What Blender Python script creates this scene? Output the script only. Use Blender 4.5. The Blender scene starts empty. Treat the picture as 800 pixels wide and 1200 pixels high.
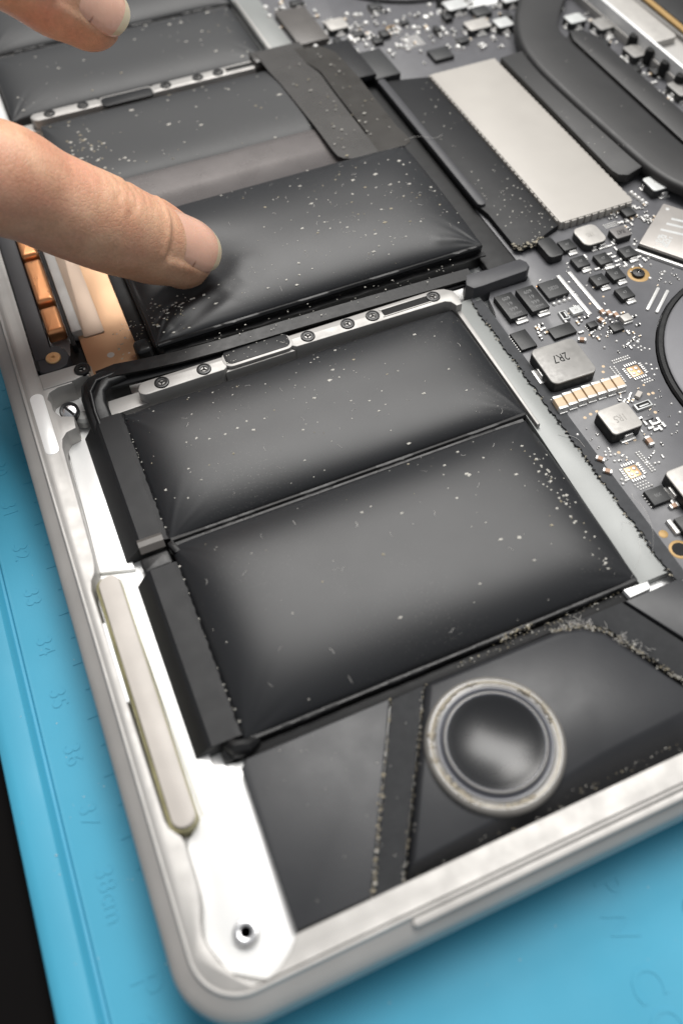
import bpy, bmesh, math, random
from mathutils import Vector, Matrix
import numpy as np

random.seed(7)
S = 0.001                                   # everything below is written in millimetres
scene = bpy.context.scene
col = scene.collection

# ------------------------------------------------------------------ camera
cam_data = bpy.data.cameras.new('camera')
cam = bpy.data.objects.new('camera', cam_data)
col.objects.link(cam)
R = Matrix(((0.91940667, 0.33550847, -0.20524486),
            (-0.39303714, 0.76437903, -0.5111228),
            (-0.01460117, 0.55059856, 0.83464246)))
CAM = Vector((14.715, -16.162, 121.5))
cam.matrix_world = Matrix.Translation(CAM * S) @ R.to_4x4()
cam_data.sensor_fit = 'VERTICAL'
cam_data.sensor_height = 6.4
cam_data.lens = 6.4 * 1013.05 / 1200
cam_data.clip_start = 0.005
cam_data.clip_end = 20
cam_data.dof.use_dof = True
focus = Vector((76, 80, 0)) - CAM
cam_data.dof.focus_distance = -(R.transposed() @ focus).z * S
cam_data.dof.aperture_fstop = 2.3
cam_data.dof.aperture_blades = 0
scene.camera = cam

# ------------------------------------------------------------------ world and lamps
world = bpy.data.worlds.new('World')
scene.world = world
world.use_nodes = True
bg = world.node_tree.nodes['Background']
bg.inputs['Color'].default_value = (0.93, 0.96, 1.0, 1)
bg.inputs['Strength'].default_value = 0.27

def area_lamp(name, loc, aim, sx, sy, power, color):
    l = bpy.data.lights.new(name, 'AREA')
    l.shape = 'RECTANGLE'; l.size = sx; l.size_y = sy
    l.energy = power; l.color = color
    o = bpy.data.objects.new(name, l); col.objects.link(o)
    o.location = loc
    d = Vector(aim) - Vector(loc)
    o.rotation_euler = d.to_track_quat('-Z', 'Y').to_euler()
    return o

area_lamp('bench_lamp', (0.46, 0.50, 1.36), (0.06, 0.1, 0), 1.2, 0.6, 21, (1.0, 0.98, 0.95))
area_lamp('far_fill', (0.35, 1.25, 1.40), (0.06, 0.1, 0), 0.8, 0.4, 9, (1.0, 0.97, 0.93))  # added unseen fill light, for reflections on the far cells

scene.view_settings.view_transform = 'Standard'
scene.view_settings.look = 'None'
scene.view_settings.exposure = 0.25
scene.view_settings.gamma = 1.0
scene.render.engine = 'CYCLES'
scene.cycles.max_bounces = 8

# ------------------------------------------------------------------ materials
def hexlin(r, g, b):
    f = lambda c: (c / 255 / 12.92) if c / 255 <= 0.04045 else ((c / 255 + 0.055) / 1.055) ** 2.4
    return (f(r), f(g), f(b))

MATS = {}
def mat(name, color, rough=0.5, metal=0.0, var=0.08, scale=200, bump=0.0, bscale=900, bdist=0.05,
        rvar=0.03, coat=0.0, spec=0.5, sss=0.0, sss_r=(1, .3, .15), scratch=0.0):
    m = bpy.data.materials.new(name); m.use_nodes = True
    nt = m.node_tree; N = nt.nodes; L = nt.links
    p = N['Principled BSDF']
    tc = N.new('ShaderNodeTexCoord')
    n1 = N.new('ShaderNodeTexNoise'); n1.inputs['Scale'].default_value = scale; n1.inputs['Detail'].default_value = 5
    L.new(tc.outputs['Object'], n1.inputs['Vector'])
    rp = N.new('ShaderNodeMapRange')
    rp.inputs['From Min'].default_value = 0.25; rp.inputs['From Max'].default_value = 0.75
    rp.inputs['To Min'].default_value = 1 - var; rp.inputs['To Max'].default_value = 1 + var
    L.new(n1.outputs['Fac'], rp.inputs['Value'])
    mx = N.new('ShaderNodeVectorMath'); mx.operation = 'SCALE'
    mx.inputs[0].default_value = color
    L.new(rp.outputs['Result'], mx.inputs['Scale'])
    L.new(mx.outputs['Vector'], p.inputs['Base Color'])
    n2 = N.new('ShaderNodeTexNoise'); n2.inputs['Scale'].default_value = scale * 2.3; n2.inputs['Detail'].default_value = 6
    L.new(tc.outputs['Object'], n2.inputs['Vector'])
    rr = N.new('ShaderNodeMapRange')
    rr.inputs['From Min'].default_value = 0.3; rr.inputs['From Max'].default_value = 0.7
    rr.inputs['To Min'].default_value = max(0.02, rough - rvar); rr.inputs['To Max'].default_value = min(1, rough + rvar)
    L.new(n2.outputs['Fac'], rr.inputs['Value'])
    L.new(rr.outputs['Result'], p.inputs['Roughness'])
    p.inputs['Metallic'].default_value = metal
    p.inputs['Specular IOR Level'].default_value = spec
    p.inputs['Coat Weight'].default_value = coat
    if sss:
        p.inputs['Subsurface Weight'].default_value = sss
        p.inputs['Subsurface Radius'].default_value = sss_r
        p.inputs['Subsurface Scale'].default_value = 0.0022
    if bump:
        n3 = N.new('ShaderNodeTexNoise'); n3.inputs['Scale'].default_value = bscale; n3.inputs['Detail'].default_value = 4
        L.new(tc.outputs['Object'], n3.inputs['Vector'])
        b = N.new('ShaderNodeBump'); b.inputs['Strength'].default_value = bump
        b.inputs['Distance'].default_value = bdist * S
        L.new(n3.outputs['Fac'], b.inputs['Height'])
        L.new(b.outputs['Normal'], p.inputs['Normal'])
    MATS[name] = m
    return m

mat('aluminium', (0.40, 0.388, 0.372), 0.52, 0.45, 0.06, 140, 0.5, 4200, 0.03, 0.06)
mat('aluminium_side', (0.46, 0.44, 0.42), 0.55, 0.25, 0.06, 140, 0.5, 4200, 0.03, 0.06)
mat('pocket', (0.90, 0.90, 0.89), 0.35, 0.25, 0.02, 120, 0.15, 3000, 0.02)  # aluminium with blown glare put into a near-white base colour
mat('channel', (0.25, 0.26, 0.252), 0.34, 0.05, 0.06, 60, 0.1, 2000, 0.02)
mat('mat_blue', (0.056, 0.325, 0.48), 0.55, 0, 0.07, 40, 0.35, 2500, 0.03, 0.06, spec=0.35)
mat('table', (0.003, 0.0025, 0.0025), 0.8, 0, 0.3, 15, spec=0.08)
def pouch_material(name, base, rough, spec):
    m = mat(name, base, rough, 0, 0.05, 60, 0, rvar=0.008, spec=spec)
    nt = m.node_tree; N = nt.nodes; L = nt.links; p = N['Principled BSDF']
    tc = N.new('ShaderNodeTexCoord')
    big = N.new('ShaderNodeTexNoise'); big.inputs['Scale'].default_value = 45; big.inputs['Detail'].default_value = 4
    fine = N.new('ShaderNodeTexNoise'); fine.inputs['Scale'].default_value = 5200; fine.inputs['Detail'].default_value = 2
    L.new(tc.outputs['Object'], big.inputs['Vector']); L.new(tc.outputs['Object'], fine.inputs['Vector'])
    fr = N.new('ShaderNodeMapRange'); fr.inputs['From Min'].default_value = 0.66; fr.inputs['From Max'].default_value = 0.74
    L.new(fine.outputs['Fac'], fr.inputs['Value'])
    br = N.new('ShaderNodeMapRange'); br.inputs['From Min'].default_value = 0.45; br.inputs['From Max'].default_value = 0.75
    L.new(big.outputs['Fac'], br.inputs['Value'])
    mu = N.new('ShaderNodeMath'); mu.operation = 'MULTIPLY'; L.new(fr.outputs['Result'], mu.inputs[0]); L.new(br.outputs['Result'], mu.inputs[1])
    mx = N.new('ShaderNodeMix'); mx.data_type = 'RGBA'
    src = p.inputs['Base Color'].links[0].from_socket
    L.new(mu.outputs[0], mx.inputs[0]); L.new(src, mx.inputs[6]); mx.inputs[7].default_value = (0.24, 0.23, 0.21, 1)
    L.new(mx.outputs[2], p.inputs['Base Color'])
    n1 = N.new('ShaderNodeTexNoise'); n1.inputs['Scale'].default_value = 160; n1.inputs['Detail'].default_value = 3
    n2 = N.new('ShaderNodeTexNoise'); n2.inputs['Scale'].default_value = 2500
    L.new(tc.outputs['Object'], n1.inputs['Vector']); L.new(tc.outputs['Object'], n2.inputs['Vector'])
    b1 = N.new('ShaderNodeBump'); b1.inputs['Strength'].default_value = 0.15; b1.inputs['Distance'].default_value = 0.00006
    b2 = N.new('ShaderNodeBump'); b2.inputs['Strength'].default_value = 0.15; b2.inputs['Distance'].default_value = 0.00002
    L.new(n1.outputs['Fac'], b1.inputs['Height']); L.new(n2.outputs['Fac'], b2.inputs['Height'])
    L.new(b1.outputs['Normal'], b2.inputs['Normal']); L.new(b2.outputs['Normal'], p.inputs['Normal'])
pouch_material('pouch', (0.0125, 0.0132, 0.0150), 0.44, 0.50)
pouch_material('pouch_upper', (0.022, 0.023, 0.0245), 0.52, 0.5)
mat('seam', (0.005, 0.005, 0.0055), 0.40, 0, 0.2, 300, 0.3, 1200, 0.05, 0.05, spec=0.4)
mat('tape', (0.008, 0.0083, 0.0095), 0.5, 0, 0.12, 150, 0.2, 2500, 0.02, spec=0.32)
mat('tape_dark', (0.003, 0.003, 0.0035), 0.65, 0, 0.2, 150, 0.2, 2500, 0.02)
mat('flex', (0.036, 0.032, 0.027), 0.30, 0.0, 0.12, 120, 0.15, 900, 0.05)
mat('flex_grey', (0.072, 0.068, 0.064), 0.28, 0.0, 0.12, 80, 0.15, 700, 0.06)
mat('film', (0.13, 0.118, 0.115), 0.28, 0.4, 0.04, 60, 0.0)
mat('board', (0.108, 0.108, 0.116), 0.42, 0, 0.10, 250, 0.2, 3000, 0.02, spec=0.55)
mat('gasket', (0.035, 0.037, 0.041), 0.7, 0, 0.2, 400, 0.4, 2500, 0.05)
mat('ragged', (0.012, 0.012, 0.012), 0.7, 0, 0.4, 800)
mat('fluff', (0.42, 0.38, 0.30), 0.9, 0, 0.35, 1500)
mat('chip_black', (0.011, 0.0115, 0.012), 0.45, 0, 0.15, 600, 0.25, 4000, 0.02)
mat('chip_dark', (0.022, 0.023, 0.024), 0.5, 0, 0.15, 600, 0.25, 4000, 0.02)
mat('chip_brown', (0.10, 0.092, 0.085), 0.4, 0.1, 0.1, 300)
mat('mark', (0.20, 0.20, 0.20), 0.7, 0, 0.1, 900)
mat('mark_dark', (0.006, 0.006, 0.006), 0.8, 0, 0.1, 900)
mat('mark_grey', (0.34, 0.325, 0.30), 0.6, 0, 0.1, 900)
mat('inductor_grey', (0.30, 0.29, 0.275), 0.42, 0.15, 0.12, 350, 0.2, 3000, 0.02, 0.12)
mat('inductor_pale', (0.48, 0.46, 0.43), 0.42, 0.15, 0.08, 350, 0.2, 3000, 0.02, 0.1)
mat('inductor_white', (0.58, 0.59, 0.58), 0.4, 0.1, 0.08, 350, 0.2, 3000, 0.02, 0.1)
mat('inductor_dark', (0.17, 0.16, 0.155), 0.45, 0.1, 0.12, 350, 0.2, 3000, 0.02, 0.1)
mat('solder', (0.72, 0.71, 0.69), 0.36, 0.45, 0.08, 900, 0.4, 2500, 0.05)
mat('cap_tan', (0.66, 0.50, 0.33), 0.5, 0, 0.08, 900)
mat('cap_brown', (0.42, 0.26, 0.17), 0.5, 0, 0.12, 900)
mat('gold', (0.40, 0.25, 0.09), 0.5, 0.2, 0.1, 900)
mat('pad_copper', (0.72, 0.45, 0.22), 0.35, 0.7, 0.1, 900)
mat('copper', (0.78, 0.36, 0.16), 0.30, 0.85, 0.08, 300, 0.1, 1500, 0.03)
mat('shield', (0.45, 0.425, 0.39), 0.5, 0.1, 0.03, 80, 0.2, 3000, 0.015, 0.05)
mat('package', (0.42, 0.395, 0.37), 0.35, 0.3, 0.06, 150, 0.1, 2000, 0.02)
mat('heatpipe', (0.018, 0.0175, 0.0175), 0.48, 0, 0.1, 100, 0.2, 2500, 0.02, spec=0.5)
mat('fan_disc', (0.15, 0.15, 0.16), 0.5, 0.2, 0.05, 60, 0.1, 2000, 0.02)
mat('screw_black', (0.006, 0.006, 0.0065), 0.38, 0.0, 0.2, 900, 0.2, 2500, 0.05)
mat('steel', (0.60, 0.60, 0.61), 0.25, 0.95, 0.08, 600)
mat('cream', (0.52, 0.48, 0.44), 0.55, 0.0, 0.10, 160, 0.2, 800, 0.05)
mat('gold_line', (0.26, 0.24, 0.13), 0.4, 0.3, 0.3, 400)
mat('speaker', (0.024, 0.025, 0.028), 0.45, 0, 0.04, 120, 0.3, 2600, 0.03, 0.03)
mat('speaker_foam', (0.020, 0.021, 0.023), 0.8, 0, 0.15, 400, 0.5, 1800, 0.1)
mat('cone', (0.012, 0.0125, 0.014), 0.27, 0, 0.08, 80, 0.0, rvar=0.01, spec=0.5)
mat('surround', (0.085, 0.088, 0.102), 0.30, 0, 0.1, 150, coat=0.2)
mat('ring_clear', (0.19, 0.18, 0.165), 0.3, 0.0, 0.15, 250, coat=0.5)
mat('glue', (0.36, 0.32, 0.25), 0.5, 0, 0.25, 500, 0.4, 900, 0.2)
mat('dust', (0.56, 0.54, 0.49), 0.7, 0, 0.25, 3000)
mat('crumb', (0.33, 0.29, 0.21), 0.7, 0, 0.35, 1500)
mat('trackplate', (0.55, 0.34, 0.20), 0.36, 0.6, 0.04, 60, 0.05, 1500, 0.02, 0.04)
mat('plate_grey', (0.46, 0.35, 0.27), 0.38, 0.4, 0.04, 60, 0.05, 1500, 0.02, 0.03)
mat('bracket', (0.045, 0.045, 0.050), 0.5, 0.0, 0.1, 200)
mat('clear_plastic', (0.30, 0.30, 0.29), 0.25, 0, 0.1, 200)
mat('fibre', (0.6, 0.58, 0.55), 0.6, 0, 0.1, 900)
mat('nail', (0.80, 0.455, 0.335), 0.26, 0, 0.07, 250, 0.15, 900, 0.03, 0.04, coat=0.35, sss=0.15)
mat('nail_edge', (0.72, 0.58, 0.40), 0.35, 0, 0.06, 250, sss=0.2)

def skin_material():
    m = bpy.data.materials.new('skin'); m.use_nodes = True
    nt = m.node_tree; N = nt.nodes; L = nt.links
    p = N['Principled BSDF']; tc = N.new('ShaderNodeTexCoord')
    def noise(scale, detail=5, rough=0.55):
        n = N.new('ShaderNodeTexNoise'); n.inputs['Scale'].default_value = scale; n.inputs['Detail'].default_value = detail
        n.inputs['Roughness'].default_value = rough
        L.new(tc.outputs['Object'], n.inputs['Vector']); return n
    r = N.new('ShaderNodeValToRGB')
    r.color_ramp.elements[0].position = 0.3; r.color_ramp.elements[0].color = (0.65, 0.335, 0.20, 1)
    r.color_ramp.elements[1].position = 0.7; r.color_ramp.elements[1].color = (0.85, 0.515, 0.335, 1)
    L.new(noise(160).outputs['Fac'], r.inputs['Fac'])
    red = N.new('ShaderNodeMix'); red.data_type = 'RGBA'
    rr = N.new('ShaderNodeMapRange'); rr.inputs['From Min'].default_value = 0.48; rr.inputs['From Max'].default_value = 0.7; rr.inputs['To Max'].default_value = 0.55
    L.new(noise(75, 3).outputs['Fac'], rr.inputs['Value'])
    L.new(rr.outputs['Result'], red.inputs[0]); L.new(r.outputs['Color'], red.inputs[6]); red.inputs[7].default_value = (0.78, 0.34, 0.235, 1)
    mot = N.new('ShaderNodeMix'); mot.data_type = 'RGBA'; mot.blend_type = 'MULTIPLY'; mot.inputs[0].default_value = 1
    mr = N.new('ShaderNodeMapRange'); mr.inputs['From Min'].default_value = 0.3; mr.inputs['From Max'].default_value = 0.7; mr.inputs['To Min'].default_value = 0.86; mr.inputs['To Max'].default_value = 1.06
    L.new(noise(1400, 6, 0.7).outputs['Fac'], mr.inputs['Value'])
    L.new(red.outputs[2], mot.inputs[6]); L.new(mr.outputs['Result'], mot.inputs[7]); L.new(mot.outputs[2], p.inputs['Base Color'])
    ro = N.new('ShaderNodeMapRange'); ro.inputs['To Min'].default_value = 0.36; ro.inputs['To Max'].default_value = 0.56
    L.new(noise(900, 4).outputs['Fac'], ro.inputs['Value']); L.new(ro.outputs['Result'], p.inputs['Roughness'])
    p.inputs['Subsurface Weight'].default_value = 0.22
    p.inputs['Subsurface Radius'].default_value = (1, 0.32, 0.16)
    p.inputs['Subsurface Scale'].default_value = 0.002
    v = N.new('ShaderNodeTexVoronoi'); v.feature = 'DISTANCE_TO_EDGE'; v.inputs['Scale'].default_value = 1300
    L.new(tc.outputs['Object'], v.inputs['Vector'])
    vr = N.new('ShaderNodeMapRange'); vr.inputs['From Max'].default_value = 0.12; L.new(v.outputs['Distance'], vr.inputs['Value'])
    mp = N.new('ShaderNodeMapping'); mp.inputs['Scale'].default_value = (2.2, 0.35, 1.2); L.new(tc.outputs['Object'], mp.inputs['Vector'])
    n3 = N.new('ShaderNodeTexNoise'); n3.inputs['Scale'].default_value = 420; n3.inputs['Detail'].default_value = 5; L.new(mp.outputs['Vector'], n3.inputs['Vector'])
    ad = N.new('ShaderNodeMath'); ad.operation = 'MULTIPLY_ADD'; ad.inputs[1].default_value = 0.35
    L.new(vr.outputs['Result'], ad.inputs[0]); L.new(n3.outputs['Fac'], ad.inputs[2])
    b = N.new('ShaderNodeBump'); b.inputs['Strength'].default_value = 0.55; b.inputs['Distance'].default_value = 0.00018
    L.new(ad.outputs[0], b.inputs['Height']); L.new(b.outputs['Normal'], p.inputs['Normal'])
    MATS['skin'] = m
skin_material()

for k_ in ('flex', 'flex_grey'): MATS[k_].node_tree.nodes['Principled BSDF'].inputs['Alpha'].default_value = 0.86

# ------------------------------------------------------------------ mesh builder (millimetres)
def offset_poly(poly, d):
    """inset a CCW polygon by d"""
    n = len(poly); out = []
    for i in range(n):
        p0 = Vector(poly[i - 1]); p1 = Vector(poly[i]); p2 = Vector(poly[(i + 1) % n])
        a = (p1 - p0); b = (p2 - p1)
        if a.length < 1e-6 or b.length < 1e-6:
            out.append(tuple(p1)); continue
        a.normalize(); b.normalize()
        na = Vector((-a.y, a.x)); nb = Vector((-b.y, b.x))
        m = na + nb
        if m.length < 1e-4: m = na.copy()
        m.normalize()
        k = d / max(0.4, m.dot(na))
        out.append(tuple(p1 + m * k))
    return out

def area2(poly):
    return sum(poly[i - 1][0] * poly[i][1] - poly[i][0] * poly[i - 1][1] for i in range(len(poly)))

def rrect(x0, y0, x1, y1, r, n=5):
    pts = []
    for cx, cy, a0 in ((x1 - r, y0 + r, -90), (x1 - r, y1 - r, 0), (x0 + r, y1 - r, 90), (x0 + r, y0 + r, 180)):
        for i in range(n + 1):
            a = math.radians(a0 + 90 * i / n)
            pts.append((cx + r * math.cos(a), cy + r * math.sin(a)))
    return pts

def circle(cx, cy, r, n=24, a0=0, a1=360):
    full = abs(a1 - a0) >= 360
    k = n if full else n + 1
    return [(cx + r * math.cos(math.radians(a0 + (a1 - a0) * i / n)), cy + r * math.sin(math.radians(a0 + (a1 - a0) * i / n))) for i in range(k)]

TEXT_CACHE = {}
def text_mesh(s):
    if s not in TEXT_CACHE:
        c = bpy.data.curves.new('lettering', 'FONT'); c.body = s; c.size = 1.0
        c.align_x = 'CENTER'; c.align_y = 'CENTER'; c.extrude = 0.5; c.resolution_u = 3
        o = bpy.data.objects.new('lettering', c); col.objects.link(o)
        dg = bpy.context.evaluated_depsgraph_get()
        me = bpy.data.meshes.new_from_object(o.evaluated_get(dg))
        TEXT_CACHE[s] = ([v.co.copy() for v in me.vertices], [list(p.vertices) for p in me.polygons])
        bpy.data.objects.remove(o); bpy.data.curves.remove(c); bpy.data.meshes.remove(me)
    return TEXT_CACHE[s]

class MB:
    def __init__(s):
        s.v = []; s.f = []; s.m = []
    def add(s, verts, faces, m=0):
        o = len(s.v); s.v.extend([tuple(v) for v in verts])
        for f in faces:
            s.f.append([o + i for i in f]); s.m.append(m)
        return s
    def prism(s, poly, z0, z1, b=0.0, m=0, bottom=False, zfun=None):
        poly = list(poly)
        if area2(poly) < 0: poly.reverse()
        n = len(poly)
        rings = [[(x, y, z0) for x, y in poly], [(x, y, z1 - b) for x, y in poly]]
        if b > 0:
            q1 = offset_poly(poly, b * 0.3); q2 = offset_poly(poly, b)
            rings.append([(x, y, z1 - b * 0.3) for x, y in q1]); rings.append([(x, y, z1) for x, y in q2])
        if zfun: rings = [[(x, y, z + zfun(x, y)) for x, y, z in r] for r in rings]
        V = [p for r in rings for p in r]; F = []
        for k in range(len(rings) - 1):
            for i in range(n):
                j = (i + 1) % n
                F.append([k * n + i, k * n + j, (k + 1) * n + j, (k + 1) * n + i])
        t = (len(rings) - 1) * n
        F.append([t + i for i in range(n)])
        if bottom: F.append([i for i in reversed(range(n))])
        return s.add(V, F, m)
    def box(s, x0, y0, z0, x1, y1, z1, b=0.0, m=0, bottom=True):
        return s.prism([(x0, y0), (x1, y0), (x1, y1), (x0, y1)], z0, z1, b, m, bottom)
    def rbox(s, cx, cy, w, h, ang, z0, z1, b=0.0, m=0, r=0.0):
        pts = rrect(-w / 2, -h / 2, w / 2, h / 2, r, 4) if r else [(-w / 2, -h / 2), (w / 2, -h / 2), (w / 2, h / 2), (-w / 2, h / 2)]
        c, q = math.cos(ang), math.sin(ang)
        return s.prism([(cx + x * c - y * q, cy + x * q + y * c) for x, y in pts], z0, z1, b, m, True)
    def lathe(s, cx, cy, prof, n=32, m=0, mats=None, cap=True):
        V = []; F = []; o = len(s.v)
        for r, z in prof:
            for i in range(n):
                a = 2 * math.pi * i / n
                V.append((cx + r * math.cos(a), cy + r * math.sin(a), z))
        s.v.extend(V)
        for k in range(len(prof) - 1):
            for i in range(n):
                j = (i + 1) % n
                s.f.append([o + k * n + i, o + k * n + j, o + (k + 1) * n + j, o + (k + 1) * n + i])
                s.m.append(mats[k] if mats else m)
        if cap:
            k = len(prof) - 1
            s.f.append([o + k * n + i for i in range(n)]); s.m.append(mats[-1] if mats else m)
        return s
    def tube(s, path, rad, n=8, m=0):
        path = [Vector(p) for p in path]; V = []; F = []
        rr = rad if isinstance(rad, (list, tuple)) else [rad] * len(path)
        for i, p in enumerate(path):
            t = (path[min(i + 1, len(path) - 1)] - path[max(i - 1, 0)]).normalized()
            u = t.cross(Vector((0.13, 0.21, 1))).normalized(); w = u.cross(t)
            for k in range(n):
                a = 2 * math.pi * k / n
                V.append(p + (u * math.cos(a) + w * math.sin(a)) * rr[i])
        for i in range(len(path) - 1):
            for k in range(n):
                j = (k + 1) % n
                F.append([i * n + k, i * n + j, (i + 1) * n + j, (i + 1) * n + k])
        F.append(list(reversed(range(n)))); F.append([(len(path) - 1) * n + k for k in range(n)])
        return s.add(V, F, m)
    def ribbon(s, path, w, t, m=0, side=None):
        """flat strip along a path, width w horizontally, thickness t"""
        path = [Vector(p) for p in path]; V = []; F = []
        for i, p in enumerate(path):
            d = (path[min(i + 1, len(path) - 1)] - path[max(i - 1, 0)]); 
            u = Vector((-d.y, d.x, 0)); u = u.normalized() if u.length > 1e-6 else Vector((0, 1, 0))
            if side: u = Vector(side)
            up = Vector((0, 0, 1))
            V += [p - u * w / 2 - up * t / 2, p + u * w / 2 - up * t / 2, p + u * w / 2 + up * t / 2, p - u * w / 2 + up * t / 2]
        for i in range(len(path) - 1):
            for k in range(4):
                j = (k + 1) % 4
                F.append([i * 4 + k, i * 4 + j, (i + 1) * 4 + j, (i + 1) * 4 + k])
        F.append([3, 2, 1, 0]); e = (len(path) - 1) * 4; F.append([e, e + 1, e + 2, e + 3])
        return s.add(V, F, m)
    def speck(s, x, y, z, r, m=0, flat=0.6):
        V = []
        for dx, dy, dz in ((1, 0, 0), (-1, 0, 0), (0, 1, 0), (0, -1, 0), (0, 0, 1), (0, 0, -1)):
            k = r * random.uniform(0.6, 1.3)
            V.append((x + dx * k, y + dy * k, z + dz * k * flat))
        a = random.uniform(0, 3.14); c, q = math.cos(a), math.sin(a); st = random.uniform(1, 1.8)
        V = [(x + ((vx - x) * c - (vy - y) * q) * st, y + (vx - x) * q + (vy - y) * c, vz) for vx, vy, vz in V]
        F = [(0, 2, 4), (2, 1, 4), (1, 3, 4), (3, 0, 4), (2, 0, 5), (1, 2, 5), (3, 1, 5), (0, 3, 5)]
        return s.add(V, F, m)
    def dome(s, x, y, z, r, h=None, m=0, n=8):
        h = h or r * 0.8
        return s.lathe(x, y, [(r, z), (r * 0.9, z + h * 0.5), (r * 0.55, z + h * 0.88), (r * 0.15, z + h)], n, m)
    def text(s, string, cx, cy, z, size, ang, m=0, thick=0.02, sx=1.0):
        V, F = text_mesh(string); c, q = math.cos(ang), math.sin(ang)
        W = [(cx + (v.x * sx * c - v.y * q) * size, cy + (v.x * sx * q + v.y * c) * size, z + (v.z + 0.5) * thick) for v in V]
        return s.add(W, F, m)
    def mesh(s, name, mats, smooth=True, ang=32):
        me = bpy.data.meshes.new(name)
        me.from_pydata([(x * S, y * S, z * S) for x, y, z in s.v], [], s.f)
        for k in (mats if isinstance(mats, (list, tuple)) else [mats]): me.materials.append(MATS[k])
        me.polygons.foreach_set('material_index', s.m)
        me.polygons.foreach_set('use_smooth', [smooth] * len(s.f))
        me.update()
        if smooth: me.set_sharp_from_angle(angle=math.radians(ang))
        return me
    def build(s, name, mats, parent=None, smooth=True, ang=32, loc=None):
        return link(name, s.mesh(name, mats, smooth, ang), parent, loc)

def link(name, me, parent=None, loc=None, rz=0):
    o = bpy.data.objects.new(name, me); col.objects.link(o)
    if parent: o.parent = parent
    if loc: o.location = [c * S for c in loc]
    if rz: o.rotation_euler.z = rz
    return o

def tag(o, label=None, cat=None, group=None, kind=None):
    if label: o['label'] = label
    if cat: o['category'] = cat
    if group: o['group'] = group
    if kind: o['kind'] = kind
    return o

def empty(name, loc=(0, 0, 0)):
    o = bpy.data.objects.new(name, None); col.objects.link(o)
    o.location = [c * S for c in loc]; o.empty_display_size = 0.01
    return o

MY = 146.2                                  # mid line of the laptop's width
def mir(poly): return [(x, 2 * MY - y) for x, y in poly]
ZM = -13.5                                  # top of the mat
ZB = -2.5                                   # top of the circuit board
ZF = -4.6                                   # recess floor

# ------------------------------------------------------------------ table
tb = MB(); tb.box(-700, -500, -45, 800, 900, -17.2, 2)
tag(tb.build('table', 'table'), 'dark table top under the blue mat', None, None, 'structure')

# ------------------------------------------------------------------ blue repair mat
rmat = empty('repair_mat', (-20, -120, -17))
tag(rmat, 'blue silicone work mat with embossed ruler numbers lying under the laptop', 'mat')
rmat_off = Vector((20, 120, 17))
class PM(MB):                                # parts of the mat are written in scene coordinates
    def build(s, name, mats, parent=None, **k):
        s.v = [(x + rmat_off.x, y + rmat_off.y, z + rmat_off.z) for x, y, z in s.v]
        return MB.build(s, name, mats, parent, **k)
def sheet_with_holes(outer, holes, z):
    bm = bmesh.new(); edges = []
    for loop in [outer] + holes:
        vs = [bm.verts.new((x, y, z)) for x, y in loop]
        edges += [bm.edges.new((vs[i], vs[(i + 1) % len(vs)])) for i in range(len(vs))]
    bmesh.ops.triangle_fill(bm, edges=edges, use_beauty=True, normal=(0, 0, 1))
    V = [tuple(v.co) for v in bm.verts]; bm.verts.index_update()
    F = [[v.index for v in f.verts] for f in bm.faces]; bm.free()
    return V, F
hole = rrect(65.2, -22, 88, -14.0, 3.2, 6)
M0, M1, M2, M3 = -20, -120, 430, 330         # mat outline x0 y0 x1 y1
base = PM()
V, F = sheet_with_holes(rrect(-13.0, M1 + 8, M2 - 8, M3 - 8, 4), [hole], ZM)
base.add(V, F)
# tray walls and floor
n = len(hole)
base.add([(x, y, ZM) for x, y in hole] + [(x, y, ZM - 2.6) for x, y in hole],
         [[i, (i + 1) % n, n + (i + 1) % n, n + i] for i in range(n)] + [[n + i for i in range(n)]])
base.build('base', 'mat_blue', rmat)
# raised outer border: groove then rounded ridge, swept round the mat
def sweep_rr(mb, x0, y0, x1, y1, r, prof, n=10, m=0, mats=None):
    rings = []
    for ins, z in prof:
        rings.append([(x, y, z) for x, y in rrect(x0 + ins, y0 + ins, x1 - ins, y1 - ins, max(0.3, r - ins), n)])
    k = len(rings[0]); V = [p for q in rings for p in q]; o = len(mb.v); mb.v.extend(V)
    for a in range(len(rings) - 1):
        for i in range(k):
            j = (i + 1) % k
            mb.f.append([o + a * k + i, o + a * k + j, o + (a + 1) * k + j, o + (a + 1) * k + i])
            mb.m.append(mats[a] if mats else m)
bd = PM()
sweep_rr(bd, M0, M1, M2, M3, 9, [(0.4, -17.1), (0.0, -16.6), (0, -14.0), (0.3, -13.2), (1.0, -12.75), (2.0, -12.6), (4.6, -12.6),
                                (5.3, -12.8), (5.8, -13.4), (6.2, -14.1), (6.6, -14.2), (7.0, -13.9), (7.2, ZM + 0.02), (7.9, ZM - 0.05)], 10)
bd.build('border', 'mat_blue', rmat)
for d in range(28, 39):
    y = 92.3 - (d - 31) * 10.2
    t = PM(); t.text('38cm' if d == 38 else str(d), -9.2, y - (2.0 if d == 38 else 0), ZM - 0.05, 3.8, -math.pi / 2, 0, 0.15)
    t.build('ruler_number', 'mat_blue', rmat)
    t = PM()
    for k in range(10):
        ln = 3.2 if k == 0 else (2.3 if k == 5 else 1.5)
        t.box(-3.6 - ln + 1.2, y + 4.6 - k * 1.02, ZM - 0.05, -2.4, y + 4.74 - k * 1.02, ZM + 0.10)
    t.build('ruler_ticks', 'mat_blue', rmat)
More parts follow.
